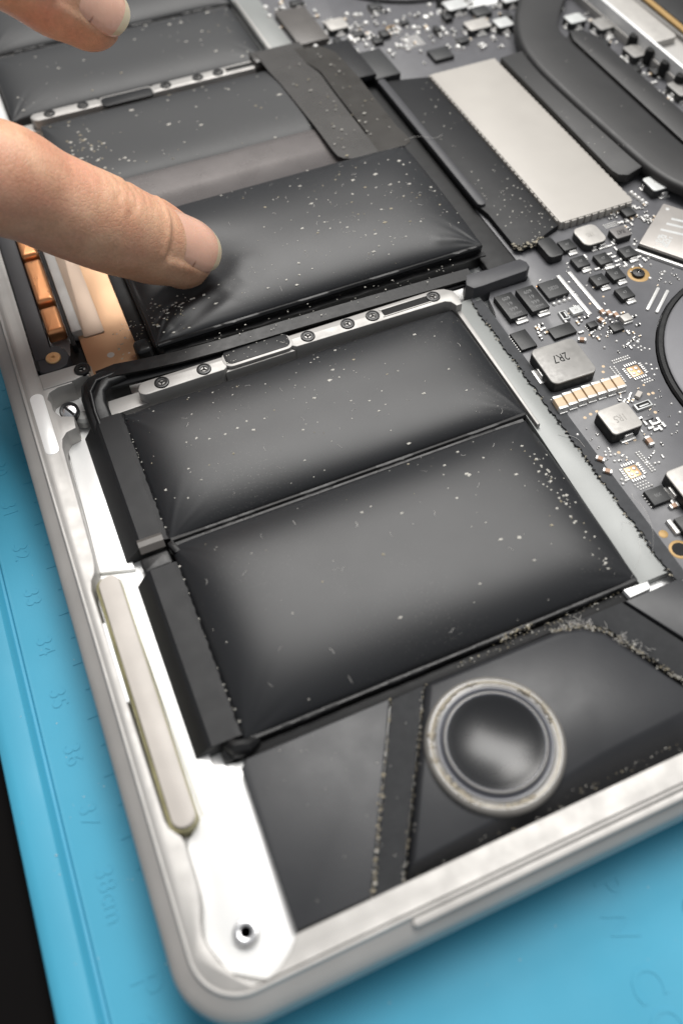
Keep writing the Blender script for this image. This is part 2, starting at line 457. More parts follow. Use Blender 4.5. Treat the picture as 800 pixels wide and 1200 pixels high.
for s_, x, y, size in (('P', -7.6, 5.6, 6.2), ('a', -8.2, 0.6, 6.2), ('r', -8.0, -3.2, 6.2), ('t', -8.0, -6, 6.2),
                       ('P', 57.6, -8.6, 5.6), ('W', 56.2, -13.2, 5.6), ('C', 55.6, -21.4, 6.8), ('O', 55.2, -27.0, 6.8)):
    t = PM(); t.text(s_, x, y, ZM - 0.05, size, -math.pi / 2, 0, 0.15)
    t.build('embossed_letter', 'mat_blue', rmat)

# ------------------------------------------------------------------ laptop
lap = empty('laptop', (0, 0, 0))
tag(lap, 'opened silver laptop lying upside down, swollen black battery cells and circuit board showing', 'laptop')

OX0, OY0, OX1, OY1 = -2.5, -5.7, 209.5, 298.1
sh = MB()
sweep_rr(sh, OX0, OY0, OX1, OY1, 9.6, [(6, ZM + 0.01), (3.2, ZM + 0.05), (1.6, -13.0), (0.9, -12.2), (0.7, -10.2)], 12, 0)
sh.build('lid', 'aluminium_side', lap)
sh = MB()
sweep_rr(sh, OX0, OY0, OX1, OY1, 9.6, [(1.5, -9.9), (0.5, -9.7), (0.12, -9.3), (0.0, -8.6), (0.0, -4.4), (0.04, -3.5), (0.16, -2.7), (0.45, -2.15), (1.4, -1.35), (2.5, -0.5), (2.75, -0.3), (2.86, -0.08), (2.95, 0.10), (3.1, 0.14), (3.28, 0.10), (3.42, -0.02), (3.7, -0.3)], 14, 0,
         [0] * 10 + [1] * 7)
sh.build('case_shell', ['aluminium_side', 'aluminium'], lap)
fl = MB()
fl.prism(rrect(OX0 + 2.2, OY0 + 2.2, OX1 - 2.2, OY1 - 2.2, 7, 6), ZF - 1.2, ZF, 0)
fl.build('case_floor', 'pocket', lap)

# rim: ledge between the shell and the recesses
def arc(cx, cy, r, a0, a1, n=8): return circle(cx, cy, r, n, a0, a1)
inner_half = ([(14.1, 1.35), (12.6, -0.2), (10.6, -1.5), (8.6, -2.0), (6.9, -1.6), (5.2, 0.0), (3.9, 2.2), (3.1, 4.4), (2.9, 5.8), (3.2, 7.6), (3.8, 9.4), (4.1, 11.0), (4.2, 13.2),
               (4.2, 15.5), (4.25, 17.6), (4.1, 18.6), (3.5, 19.4), (2.9, 20.3), (2.6, 21.6), (2.4, 40), (2.2, 60.4), (2.6, 62.2), (3.4, 63.4), (3.7, 64.4), (4.0, 66.4),
               (4.3, 78), (4.6, 91.0), (5.0, 92.8), (6.0, 94.0), (7.8, 94.4), (8.1, 97.2), (5.9, 98.2), (5.0, 100.0), (5.0, 102), (4.6, 103.2), (5.2, 104.6), (7.0, 105.3), (9.8, 105.3),
               (9.9, 106.2), (13.0, 106.0), (13.8, 107.3), (13.4, 109.0), (12.0, 109.5), (4.2, 109.6), (4.3, 114), (4.5, MY)])
inner = inner_half + [(x, 2 * MY - y) for x, y in reversed(inner_half[:-1])]
rad = 6.2; ox, oy = OX0 + 3.4, OY0 + 3.4; tx, ty = OX1 - 3.4, OY1 - 3.4
outer = ([(tx, ty - 0)] + [(ox + rad, ty)] + arc(ox + rad, ty - rad, rad, 95, 180, 8) + arc(ox + rad, oy + rad, rad, 180, 265, 8) + [(ox + rad, oy), (tx, oy)])
poly = outer + [(tx, 1.5)] + inner + [(tx, 2 * MY - 1.5)]
rim = MB(); rim.prism(poly, ZF - 0.3, 0, 0.22)
rim.build('rim_ledge', 'aluminium', lap)
hg = MB(); hg.box(172, 8, ZF, 206, 284, -0.4, 0.4)
hg.build('hinge_ledge', 'aluminium', lap)
pl = MB(); pl.prism([(x, y) for x, y in rrect(1.5, 90.0, 4.0, 105.2, 1.2, 5)], -0.05, 0.07, 0.05)
pl.build('rim_pad', 'pocket', lap)
# slit along the side of the case
sl = MB()
sl.prism(rrect(28.2, -4.05, 150, -3.0, 0.5, 5), -2.0, -0.12, 0.12)
sl.build('vent_slit', 'aluminium', lap)

# pocket plates at the left (machined floors, glare painted in as a near-white colour)
pk = MB()
pk.prism([(3.9, 65.6), (9.5, 64.0), (9.5, 95.0), (6.4, 95.0), (5.0, 93.6)], ZF - 0.2, -3.9, 0.15)
pk.prism([(6.6, 62.8), (11, 62.5), (11, 27), (15.2, 26), (14.4, 1.0), (9.5, -2.2), (4.4, 1.0), (2.6, 5.8), (3.2, 9.6), (3.6, 14.8), (4.4, 18.5), (7.4, 21)], ZF - 0.2, -3.2, 0.15)
pk.build('recess_floor', 'pocket', lap)

# light bar beside the battery in its slot
mg = MB(); mg.prism(rrect(3.35, 19.8, 6.75, 62.6, 1.6, 7), ZF, -0.75, 0.28)
mgo = mg.build('trim_bar', 'cream', lap); tag(mgo, 'pale cream bar with rounded ends set in the rim')
ml = MB(); ml.prism(rrect(2.75, 19.4, 6.85, 62.9, 1.9, 7), ZF, -1.5, 0.1)
ml.build('slot_lining', 'gold_line', mgo)
ws = MB(); ws.prism(rrect(2.25, 40, 2.75, 54, 0.2, 3), -0.6, 0.03, 0.05); ws.build('slot_lip', 'pocket', mgo)  # bright strip painted in as the highlight on the slot edge

# corner screw post
cs = MB()
cs.lathe(8.0, 4.4, [(1.75, -3.3), (1.75, -2.4), (1.55, -2.1), (1.1, -2.0), (0.75, -2.1), (0.65, -2.6), (0.6, -3.2)], 28, 0, [0, 0, 0, 0, 1, 1, 1])
cs.build('screw_post', ['steel', 'mark_dark'], lap)

def black_screw(parent, x, y, z, r=1.05, tilt=None):
    if not hasattr(black_screw, 'me'):
        s = MB()
        s.lathe(0, 0, [(1.0, -0.6), (1.0, 0.0), (0.93, 0.13), (0.74, 0.17), (0.70, 0.06), (0.45, 0.04), (0.40, -0.25), (0.05, -0.28)], 24, 0)
        for k in range(3):
            a = k * math.pi * 2 / 3 + 0.4
            s.rbox(0.27 * math.cos(a), 0.27 * math.sin(a), 0.42, 0.13, a, -0.3, 0.05, 0.02, 1)
        s.lathe(0, 0, [(0.17, -0.3), (0.15, 0.06), (0.05, 0.09)], 10, 1)
        black_screw.me = s.mesh('screw', ['screw_black', 'mark_dark'], True, 30)
    o = link('screw', black_screw.me, parent, (x, y, z), random.uniform(0, 6))
    o.scale = (r, r, 1.0)
    return o

# ------------------------------------------------------------------ ribs with screws
def rib(flip, z=0.0):
    f = (lambda p: mir(p)) if flip else (lambda p: p)
    g = (lambda y: 2 * MY - y) if flip else (lambda y: y)
    b = MB()
    out = ([(20.6, 98.6)] + arc(22.2, 98.5, 1.7, 180, 270, 5)[1:] + [(36.4, 96.9), (37.0, 96.9), (37.6, 97.3), (38.2, 98.4), (39.2, 98.8), (49.6, 98.8), (50.6, 98.3), (51.1, 97.4), (51.8, 96.9),
           (83.4, 96.4), (84.4, 95.8), (85.0, 94.4), (86.2, 94.4), (86.6, 96.6), (86.2, 98.6), (84.8, 99.8), (82.8, 100.3), (22.2, 100.2), (21.2, 99.8)])
    b.prism(f(out), ZF, z, 0.25)
    b.prism(f([(37.2, 96.7), (38.2, 98.0), (50.4, 98.0), (51.4, 96.7)]), ZF, z - 0.75, 0.2)
    b.prism(f([(12.5, 96.6), (22, 96.9), (22, 100.4), (12.5, 100.4)]), ZF, z - 2.4, 0.2)
    b.prism(f([(85.15, 62.5), (85.75, 62.5), (86.2, 94.5), (85.15, 94.5)]), ZF, z - 1.7, 0.2)
    o = b.build('frame_rib', 'aluminium', lap)
    p = MB(); p.prism(f(rrect(37.35, 97.0, 51.55, 101.0, 1.7, 6)), z - 0.6, z + 0.06, 0.12); p.build('pad_rim', 'aluminium', o)
    p = MB(); p.prism(f(rrect(37.9, 97.55, 51.0, 101.4, 1.3, 5)), z - 0.4, z + 0.16, 0.1); p.build('pad', 'tape', o)
    p = MB(); p.prism(f(rrect(70.6, 97.55, 80.6, 99.35, 0.4, 4)), z - 0.1, z + 0.03, 0.0); p.build('slot', 'mark_dark', o)
    p = MB(); p.prism(f(rrect(70.3, 97.25, 80.9, 97.5, 0.1, 3)), z - 0.1, z + 0.16, 0.08); p.prism(f(rrect(70.3, 99.2, 80.9, 99.6, 0.15, 3)), z - 0.1, z + 0.12, 0.08); p.build('slot_lip', 'aluminium', o)
    for x in (25.2, 33.5, 54.7, 63.1, 68.5, 81.8): black_screw(o, x, g(98.5), z + 0.12, 1.42)
    return o
rib(False); rib(True)

# screw on its flange by the trackpad and tilted screw in the rim
fg = MB(); fg.prism([(4.4, 105.6), (10.2, 105.6), (13.4, 106.4), (14.0, 107.8), (13.0, 109.3), (4.4, 109.4)], ZF, 0.25, 0.15)
fgo = fg.build('flange', 'aluminium', lap); black_screw(fgo, 12.3, 107.6, 0.5, 1.55)
fs = MB()
fs.lathe(0, 0, [(1.55, -1.2), (1.55, 0.15), (1.35, 0.3), (1.12, 0.25), (1.05, -0.1)], 28, 0, cap=False)
fs.lathe(0, 0, [(1.1, -0.3), (1.08, 0.08), (0.9, 0.15)], 24, 1)
fs.box(-0.22, -1.0, 0.05, 0.22, 1.0, 0.155, 0, 2)
fso = fs.build('slotted_screw', ['screw_black', 'steel', 'mark_dark'], lap, loc=(7.6, 99.4, -0.8)); fso.rotation_euler = (0.3, -0.15, 0.5); fso.scale = (1.15, 1.15, 1.15)
gl = MB()
gl.lathe(9.6, 98.6, [(1.6, -3.9), (1.5, -2.6), (1.0, -2.0), (0.3, -1.9)], 18); gl.build('resin_bead', 'clear_plastic', lap)

# ------------------------------------------------------------------ battery cells
def pouch_fn(x0, x1, y0, y1, ze, B, pu=7.0, pv=2.6, ex=0.62, extra=None, seed=0):
    ph = [random.Random(seed * 7 + k).uniform(0, 6.28) for k in range(8)]
    def fn(x, y):
        u = max(-1, min(1, (x - (x0 + x1) / 2) / ((x1 - x0) / 2))); v = max(-1, min(1, (y - (y0 + y1) / 2) / ((y1 - y0) / 2)))
        e = max(0.0, (1 - abs(u) ** pu)) ** ex * max(0.0, (1 - abs(v) ** pv)) ** ex
        z = ze + B * e
        w = e * (0.10 * math.sin(x * 0.09 + ph[0]) * math.sin(y * 0.13 + ph[1]) + 0.015 * math.sin(x * 0.22 + y * 0.2 + ph[2]))
        z += w
        for cx_, cy_ in ((x0, y0), (x1, y0), (x0, y1), (x1, y1)):
            d_ = math.hypot(x - cx_, y - cy_)
            if d_ < 14:
                an_ = math.atan2(abs(y - cy_), abs(x - cx_))
                z += min(1, e * 4) * 0.10 * math.exp(-(d_ / 6.5) ** 2) * (math.sin(an_ * 11 + ph[4]) + 0.6 * math.sin(an_ * 23 + ph[5]))
        if extra: z += extra(x, y) * min(1, e * 3)
        return z
    return fn

def pouch(x0, x1, y0, y1, ze, fn, label, mat_='pouch', lip=(1, 1), nx=110, ny=60, zlow=None, lipw=0.5):
    b = MB(); V = []; F = []
    cs_ = lambda i, n: 0.5 - 0.5 * math.cos(math.pi * i / n)
    for j in range(ny + 1):
        for i in range(nx + 1):
            s = 0.5 * cs_(i, nx) + 0.5 * i / nx; t = 0.5 * cs_(j, ny) + 0.5 * j / ny
            # slightly rounded corners
            x = x0 + (x1 - x0) * s; y = y0 + (y1 - y0) * t
            V.append((x, y, fn(x, y)))
    W = nx + 1
    for j in range(ny):
        for i in range(nx): F.append([j * W + i, j * W + i + 1, (j + 1) * W + i + 1, (j + 1) * W + i])
    ring = [i for i in range(W)] + [j * W + nx for j in range(1, ny + 1)] + [ny * W + i for i in range(nx - 1, -1, -1)] + [j * W for j in range(ny - 1, 0, -1)]
    zl = ZF + 0.05 if zlow is None else zlow
    o = len(V)
    V += [(V[k][0], V[k][1], zl) for k in ring]; n = len(ring)
    for i in range(n): F.append([ring[i], o + i, o + (i + 1) % n, ring[(i + 1) % n]])
    b.add(V, F)
    ob = b.build('battery_cell', mat_, lap, True, 50)
    tag(ob, label)
    for side in (0, 1):
        if not lip[side]: continue
        y = y0 if side == 0 else y1; sg = -1 if side == 0 else 1
        m = MB(); V = []; F = []; K = 90
        for i in range(K + 1):
            x = x0 + 0.4 + (x1 - x0 - 0.8) * i / K
            a = 0.04 * math.sin(i * 0.3 + x0) + 0.03 * math.sin(i * 1.3 + y0) + random.uniform(-.015, .015)
            q = [(-0.25 * -sg, 0.42), (0.3, 0.38), (lipw + a, 0.22 + a), (lipw + 0.15 + a, -0.08 + a), (lipw - 0.2 + a, -0.38), (-0.25, -0.45)]
            q[0] = (-0.3, 0.30)
            V += [(x, y + sg * d, ze + h) for d, h in q]
        for i in range(K):
            for k in range(5):
                a, c = i * 6 + k, (i + 1) * 6 + k
                F.append([a, c, c + 1, a + 1] if sg < 0 else [a, a + 1, c + 1, c])
        m.add(V, F); m.build('seam', 'seam', ob, True, 40)
    return ob

def ridge(x, y, ax, ay, bx, by, w):
    d = Vector((bx - ax, by - ay)); L = d.length; d /= L
    p = Vector((x - ax, y - ay)); t = p.dot(d); q = p.x * d.y - p.y * d.x
    if t < -1 or t > L + 1: return 0.0
    fade = max(0, min(1, (t + 1) / 2)) * max(0, min(1, (L + 1 - t) / 3))
    return math.exp(-(q / w) ** 2) * fade
DENT = (37.5, 121.5)
def dent(x, y):
    dx, dy = (x - DENT[0]), (y - DENT[1])
    r2 = (dx * 0.75 + dy * 0.1) ** 2 + dy ** 2
    z = -3.0 * math.exp(-r2 / 60)
    z += 0.38 * ridge(x, y, 28.3, 109.0, 43.5, 117.0, 1.7) - 0.35 * ridge(x, y, 30.5, 108.4, 46.5, 114.6, 1.9)
    z += 0.35 * ridge(x, y, 28.0, 111.0, 34.5, 115.0, 0.9) + 0.30 * ridge(x, y, 43, 113.0, 50.0, 121, 2.8)
    z += 0.16 * ridge(x, y, 88, 110.5, 96.5, 107.9, 0.9) + 0.2 * ridge(x, y, 84, 140.5, 96.8, 144.6, 1.0)
    return z

C1 = (16.2, 84.7, 65.6, 95.3, -1.9, 3.4); C2 = (16.2, 83.7, 28.2, 64.4, -1.9, 4.6)
C3 = (26.8, 97.6, 107.3, 145.2, 0.9, 4.4); C4 = (22.0, 97.5, 160.5, 190.0, -0.4, 1.5)
f1 = pouch_fn(*C1, pu=9, pv=3.0, seed=1); f2 = pouch_fn(*C2, pu=9, pv=3.0, seed=2)
f3 = pouch_fn(*C3, pu=7, pv=2.4, ex=0.6, extra=dent, seed=3); f4 = pouch_fn(*C4, pu=10, pv=5, seed=4)
C5 = (16.2, 82.5, 2 * MY - 95.3, 2 * MY - 65.6, -1.6, 2.2); C6 = (16.2, 83.5, 2 * MY - 64.4, 2 * MY - 28.2, -1.4, 2.8)
f5 = pouch_fn(*C5, pu=9, pv=3.5, seed=5); f6 = pouch_fn(*C6, pu=9, pv=3.5, seed=6)
pouch(*C1[:5], f1, 'swollen black battery cell beside the screwed rib', lip=(1, 0))
pouch(*C2[:5], f2, 'swollen black battery cell beside the round speaker', lip=(1, 1))
pouch(*C3[:5], f3, 'puffed black battery cell pressed in by the finger', lip=(1, 0), nx=170, ny=100, zlow=0.2)
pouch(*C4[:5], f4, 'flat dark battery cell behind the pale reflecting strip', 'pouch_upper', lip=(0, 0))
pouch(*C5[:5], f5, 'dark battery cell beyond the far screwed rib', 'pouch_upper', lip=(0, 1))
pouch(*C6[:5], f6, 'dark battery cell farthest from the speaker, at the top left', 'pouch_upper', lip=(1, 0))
# lower layer of the middle cell
lw = MB(); lw.prism(rrect(26.4, 107.0, 97.8, 145.6, 1.0, 4), ZF, 0.25, 0.2)
lo = lw.build('battery_tray', 'seam', lap)
m = MB()
m.ribbon([(28 + i * 1.4, 106.5 + 0.12 * math.sin(i * 0.8), -0.75 - 0.2 * i / 50 + 0.08 * math.sin(i * 1.7)) for i in range(51)], 1.3, 0.28)
m.build('seam', 'seam', lo)
st = MB(); V = []; F = []
K = 40
for i in range(K + 1):
    x = 28 + 68 * i / K
    for (y, z) in ((145.4, 0.6), (147.5, 0.15), (153, 0.25), (159, 0.55), (160.6, 0.5)): V.append((x, y, z + 0.06 * math.sin(x * 0.2)))
for i in range(K):
    for k in range(4): a = i * 5 + k; F.append([a, a + 5, a + 6, a + 1])
st.add(V, F); st.build('film_strip', 'film', lap, True, 60)
bk = MB(); bk.box(23.6, 106, ZF, 27.0, 190, -1.6, 0.3); bk.build('black_tape', 'tape_dark', lap)
bk = MB(); bk.box(97.4, 103, ZF, 104.2, 192, -2.6, 0.3); bk.build('black_tape', 'tape_dark', lap)

ad = MB(); ad.box(15.6, 25.6, ZF, 84.6, 95.6, ZF + 0.4, 0.1); ad.prism(rrect(16.0, 25.7, 84.2, 27.6, 0.4, 3), ZF, -2.6, 0.4); ad.build('dark_floor_sheet', 'tape_dark', lap)  # added dark sheet and strip, darkening the bright floor in the gaps
ad = MB(); ad.box(15.6, 196.6, ZF, 84.6, 268.6, ZF + 0.4, 0.1); ad.build('dark_floor_sheet', 'tape_dark', lap)  # added dark sheet, hides the bright floor under the far cells
# terminal covers at the left of the two near cells
def terminal(y0, y1, chop):
    b = MB()
    prof = [(8.4, ZF + 0.05), (8.5, -3.9), (9.0, -3.2), (11.2, -1.15), (11.8, -0.9), (15.6, -0.85), (16.3, -1.05), (16.9, -1.9)]
    V = []; F = []; K = 34
    for i in range(K + 1):
        y = y0 + (y1 - y0) * i / K
        for k, (x, z) in enumerate(prof):
            sag = 0.0 * math.sin(y * 0.31 + k * 0.2) * (1 if 2 < k < 7 else 0.2)
            xx = x + (0.10 * math.sin(y * 3.1) + random.uniform(-.07, .07) if k >= 6 else 0)
            dy = 0
            if i == K and k < 3: dy = -chop * (3 - k) / 3
            V.append((xx, y + dy, z + sag))
    n = len(prof)
    for i in range(K):
        for k in range(n - 1): a = i * n + k; F.append([a, a + 1, a + n + 1, a + n])
    b.add(V, F)
    b.add([V[k] for k in range(n)] + [(16.9, y0, ZF), (8.4, y0, ZF)], [list(range(n)) + [n, n + 1]])
    b.add([V[K * n + k] for k in range(n)] + [(16.9, y1, ZF), (8.4, y1 - chop, ZF)], [list(reversed(list(range(n)) + [n, n + 1]))])
    o = b.build('terminal_cover', 'tape', lap, True, 14)
    c = MB()
    for i in range(46):
        y = y0 + 0.5 + (y1 - y0 - 1) * i / 46 + random.uniform(-.2, .2)
        if random.random() < 0.75: c.speck(16.55 + random.uniform(-.25, .2), y, -1.15 + random.uniform(-.1, .2), random.uniform(0.06, 0.22), 0 if random.random() < 0.55 else 1)
    tag(c.build('edge_crumbs', ['dust', 'ragged'], o, False), kind='stuff')
    return o
terminal(65.6, 95.4, 2.6); terminal(29.0, 60.8, 2.2)
cn = MB()
cn.ribbon([(13.4, 67.2, -1.0), (13.4, 66.3, -0.35), (13.4, 65.3, -0.45), (13.4, 64.4, -1.2)], 4.2, 0.25, side=(1, 0, 0))
tag(cn.build('flex_link', 'chip_brown', lap), 'short dull brown link between the two terminal covers')
cn = MB(); cn.rbox(13.2, 62.6, 5.0, 3.0, 0.05, ZF, -1.6, 0.4, r=0.6); cn.rbox(16.7, 63.8, 1.2, 2.6, 0.3, ZF, -1.0, 0.3, r=0.3); cn.build('link_cover', 'seam', lap)
cn = MB()
cn.tube([(14.2, 28.9, -2.4), (15.0, 27.6, -1.6), (16.6, 27.3, -1.8), (18.3, 27.9, -2.4)], [1.2, 1.4, 1.3, 0.7], 10)
cn.rbox(14.8, 27.7, 4.4, 2.0, 0.15, ZF, -2.0, 0.5, r=0.5); cn.build('crimp', 'seam', lap)

# battery cable: flat black ribbon along the rib, then a thick bend into the terminal cover
cb = MB()
cb.ribbon([(14.4, 104.4, 0.2), (18, 104.3, 0.75), (24, 103.5, 0.6), (30, 102.9, 0.5), (38, 102.6, 0.35), (52, 102.5, 0.2), (70, 102.2, 0.0), (92, 101.6, -0.2)], 3.0, 0.5)
cbo = cb.build('battery_cable', 'seam', lap, True, 50)
c2 = MB()
c2.ribbon([(16, 102.9, -0.9), (24, 102.2, -0.8), (38, 101.4, -0.9), (60, 101.3, -1.0), (90, 100.9, -1.2)], 2.4, 0.7); c2.build('cable_sleeve', 'tape', cbo)
c3 = MB()
c3.prism([(10.3, 92.5), (14.7, 92.5), (14.5, 98.6), (14.9, 100.6), (16.3, 101.9), (19.5, 102.3), (19.6, 105.3), (15.6, 105.7), (12.8, 105.0), (11.0, 103.4), (10.3, 100.6), (10.2, 97)], ZF, 0.75, 0.75, zfun=lambda x, y: -max(0.0, (101.5 - y)) * 0.27)
c3.tube([(12.0, 92.8, -1.75), (11.9, 97.0, -0.62), (12.3, 101.2, 0.5), (14.0, 103.4, 0.6), (18.5, 103.9, 0.5)], 0.45, 10)
c3.build('cable_bend', 'seam', cbo, True, 60)
c4 = MB(); c4.rbox(16.7, 103.0, 1.6, 0.8, 0.1, 0, 0.55, 0.2, r=0.2); c4.build('cable_clip', 'steel', cbo)
c5 = MB(); c5.rbox(24.4, 108.2, 3.2, 3.6, 0.05, -1.5, 1.3, 0.7, r=0.9); c5.build('cable_knot', 'seam', cbo, True, 60)

# ------------------------------------------------------------------ trackpad parts
tp = MB(); tp.prism([(13.6, 104.9), (24.5, 105.2), (25, 140), (25, 188), (13.6, 188)], ZF, -2.1, 0.15)
tpo = tp.build('trackpad', 'trackplate', lap)
p = MB(); p.prism(rrect(14.6, 118.0, 18.8, 176, 0.5, 4), -2.2, -1.85, 0.05); p.build('raised_plate', 'plate_grey', tpo)
p = MB(); p.prism(rrect(12.7, 119.0, 14.7, 174, 0.2, 3), -3, -0.6, 0.15); p.build('rail', 'aluminium', tpo)
p = MB(); p.prism(rrect(11.9, 116.0, 12.8, 176, 0.2, 3), ZF, -1.2, 0.1); p.build('rail_gap', 'tape_dark', tpo)
p = MB(); p.prism([(4.6, 113.6), (7.9, 113.4), (8.0, 150), (8.0, 178), (4.8, 178)], ZF, 0.1, 0.25); p.build('bracket', 'bracket', tpo)
p = MB(); e5 = [(4.25 + random.uniform(-.15, .2), 111 + i * 0.6) for i in range(112)]
p.prism([(5.0, 111), (5.0, 177.6)] + list(reversed(e5)), ZF, -0.12, 0); p.build('gap_shade_strip', 'ragged', tpo, False)  # dark strip painted in as the shaded gap between rim and bracket
p = MB(); p.prism([(4.8, 113.8), (4.7, 110.6), (5.6, 110.0), (8.6, 109.9), (10.0, 110.6), (10.9, 112.6), (10.4, 115.0), (9.0, 116.4), (7.8, 116.4)], ZF, -0.1, 0.3); p.build('bracket_foot', 'bracket', tpo)
p = MB(); p.lathe(7.9, 113.0, [(1.45, -0.2), (1.45, 0.15), (1.3, 0.3), (0.4, 0.32), (0.32, 0.1), (0.05, 0.0)], 28); p.build('copper_washer', 'pad_copper', tpo)
for (y0, y1) in ((119.6, 127.2), (129.0, 142.4), (143.8, 153), (154.4, 167)):
    p = MB(); V = []; n4 = 20
    for ins, z in ((0, -2.2), (0.0, -0.65), (0.06, -0.3), (0.22, 0.1), (0.45, 0.34), (0.75, 0.44), (1.1, 0.47)):
        V += [(x, y, z) for x, y in rrect(8.15 + ins * 0.8, y0 + ins, 11.75 - ins * 0.8, y1 - ins, max(0.12, 0.5 - ins * 0.35), 4)]
    n4 = len(V) // 7
    F = [[k_ * n4 + i, k_ * n4 + (i + 1) % n4, (k_ + 1) * n4 + (i + 1) % n4, (k_ + 1) * n4 + i] for k_ in range(6) for i in range(n4)] + [[6 * n4 + i for i in range(n4)]]
    p.add(V, F); p.build('copper_coil', 'copper', tpo, True, 40)
p = MB(); p.lathe(18.3, 111.5, [(0.75, -2.15), (0.7, -2.05), (0.1, -2.03)], 18); p.build('white_dot', 'cream', tpo)
p = MB(); p.prism([(8, 109.8), (13.8, 109.8), (13.6, 119), (11.6, 119), (11, 116)], ZF, -3.2, 0.1); p.build('gap_floor', 'tape_dark', tpo)

# ------------------------------------------------------------------ channel between cells and board
for flip in (False, True):
    f = mir if flip else (lambda q: q)
    c = MB(); c.prism(f([(84.0, 27.6), (92, 27.6), (92, 97.5), (84.9, 97.5), (84.9, 64)]), ZF, -2.75 if not flip else -2.2, 0.1)
    c.build('channel_floor', 'channel', lap)

# ------------------------------------------------------------------ circuit board
low = [(89.9, 23.5), (132.5, 23.5)] + list(reversed(circle(140, 56, 27.8, 30, 95, 262))) + [(134, 92), (172, 95)]
up = [(x, 2 * MY - y) for x, y in reversed(low)]
bpoly = low + up + [(89.9, 2 * MY - 98.2), (91.5, 193.2), (104.2, 192.6), (104.2, 100), (103.8, 98.2), (102.8, 97.2), (94.5, 97.4), (93.2, 95.5), (92.6, 92), (92.0, 90.4), (91.2, 90.6), (91.4, 94.5), (90.4, 97.6), (89.9, 97)]
bd_ = MB(); bd_.prism(bpoly, ZB - 0.9, ZB, 0.08, bottom=True)
brd = bd_.build('circuit_board', 'board', lap)
tag(brd, 'dark grey circuit board crowded with chips, inductors and solder')
for flip in (False, True):
    f = mir if flip else (lambda q: q)
    g = MB(); xs = []
    Y0, Y1 = 25.5, 96.0
    pts = [(92.2, Y1), (91.8, Y0)]
    K = 150
    edge = [(89.55 + random.uniform(-0.22, 0.3) + 0.15 * math.sin(i * 0.35), Y0 + (Y1 - Y0) * i / K) for i in range(K + 1)]
    g.prism(f([(91.75, Y1), (91.75, Y0)][::-1] and ([(91.8, Y0), (91.8, Y1)] + list(reversed(edge)))), ZB - 0.3, ZB + 0.12, 0)
    go = g.build('edge_gasket', 'gasket', brd, False)
    r = MB()
    for i in range(230):
        y = random.uniform(Y0, Y1)
        x, = (89.5 + random.uniform(-.25, .35),)
        yy = 2 * MY - y if flip else y
        r.speck(x, yy, ZB + random.uniform(-.25, .2), random.uniform(0.06, 0.22), 0 if random.random() < 0.7 else 1, 0.8)
    tag(r.build('edge_fray', ['ragged', 'fluff'], brd, False), kind='stuff')

# small-part meshes shared by copies
def part_mesh(name, fn, mats):
    b = MB(); fn(b); return b.mesh(name, mats)

def place(name, me, x, y, z=ZB, rz=0, label=None, sc=None):
    o = link(name, me, brd, (x, y, z), rz)
    if sc: o.scale = sc
    if label: o['label'] = label
    return o

def inductor(name_mats, cx, cy, w, h, ht, mark=None, msize=2.0, mark_mat='mark_dark', terms=(), r=1.0, rz=0, mrot=math.pi, label=None, mdx=0, mdy=0):
    b = MB()
    top, side = name_mats
    b.prism(rrect(-w / 2, -h / 2, w / 2, h / 2, r, 5), 0.0, ht - 0.25, 0.05, 1)
    b.prism(rrect(-w / 2 + 0.02, -h / 2 + 0.02, w / 2 - 0.02, h / 2 - 0.02, r, 5), ht - 0.26, ht, 0.2, 0)
    for (tx_, ty_, tw, th) in terms:
        b.box(tx_ - tw / 2, ty_ - th / 2, 0.0, tx_ + tw / 2, ty_ + th / 2, 0.35, 0.12, 2)
        sx = tx_ * 0.93; sy = ty_ * 0.93
        b.box(sx - tw * 0.28, sy - th * 0.28, 0.1, sx + tw * 0.28, sy + th * 0.28, ht * 0.55, 0.1, 2)
    if mark: b.text(mark, mdx, mdy, ht - 0.01, msize, mrot, 3, 0.03, 0.72)
    o = link('inductor', b.mesh('inductor', [top, side, 'solder', mark_mat]), brd, (cx, cy, ZB), rz)
    if label: o['label'] = label
    return o

inductor(('inductor_grey', 'chip_black'), 96.6, 73.0, 9.5, 9.5, 2.5, '2R7', 2.9, 'mark_dark', ((-5.0, -0.2, 1.3, 3.6), (5.0, -0.2, 1.0, 3.6)), 1.3, label='large grey inductor marked 2R7', mdx=-0.2, mdy=0.9, rz=-0.03)
inductor(('inductor_pale', 'chip_black'), 98.4, 56.7, 6.3, 6.1, 2.7, '1R5', 2.2, 'mark_grey', ((0.2, -3.35, 3.0, 0.9), (0.2, 3.3, 3.0, 0.8)), 0.8, label='pale inductor with a faint mark beside the row of tan capacitors')
inductor(('inductor_pale', 'chip_black'), 103.1, 39.8, 9.0, 7.2, 2.7, None, 2, 'mark_grey', ((-4.9, 0.2, 1.1, 3.6),), 0.9, label='pale inductor at the right edge with a tall bright terminal')
inductor(('inductor_pale', 'chip_dark'), 121.2, 102.7, 5.6, 6.0, 1.8, '1R5', 1.7, 'mark_grey', ((1.6, -3.2, 2.2, 0.7), (-0.5, -3.2, 1.2, 0.6)), 1.5, label='cream inductor with rounded corners at the end of the metal shield')
inductor(('inductor_dark', 'chip_black'), 127.7, 100.9, 3.9, 3.4, 1.7, 'R47', 1.75, 'mark_dark', ((-2.0, -1.1, 0.8, 1.2),), 0.4, label='small dark inductor with black lettering beside the cream inductor')
inductor(('inductor_white', 'chip_dark'), 144.2, 111.4, 5.2, 5.0, 2.2, '1R0', 1.9, 'mark_grey', ((0.3, -2.9, 2.6, 0.9), (-2.7, 1.4, 0.7, 1.2)), 0.7, mrot=-0.5, label='pale inductor marked 1R0 beside the heat pipe end')
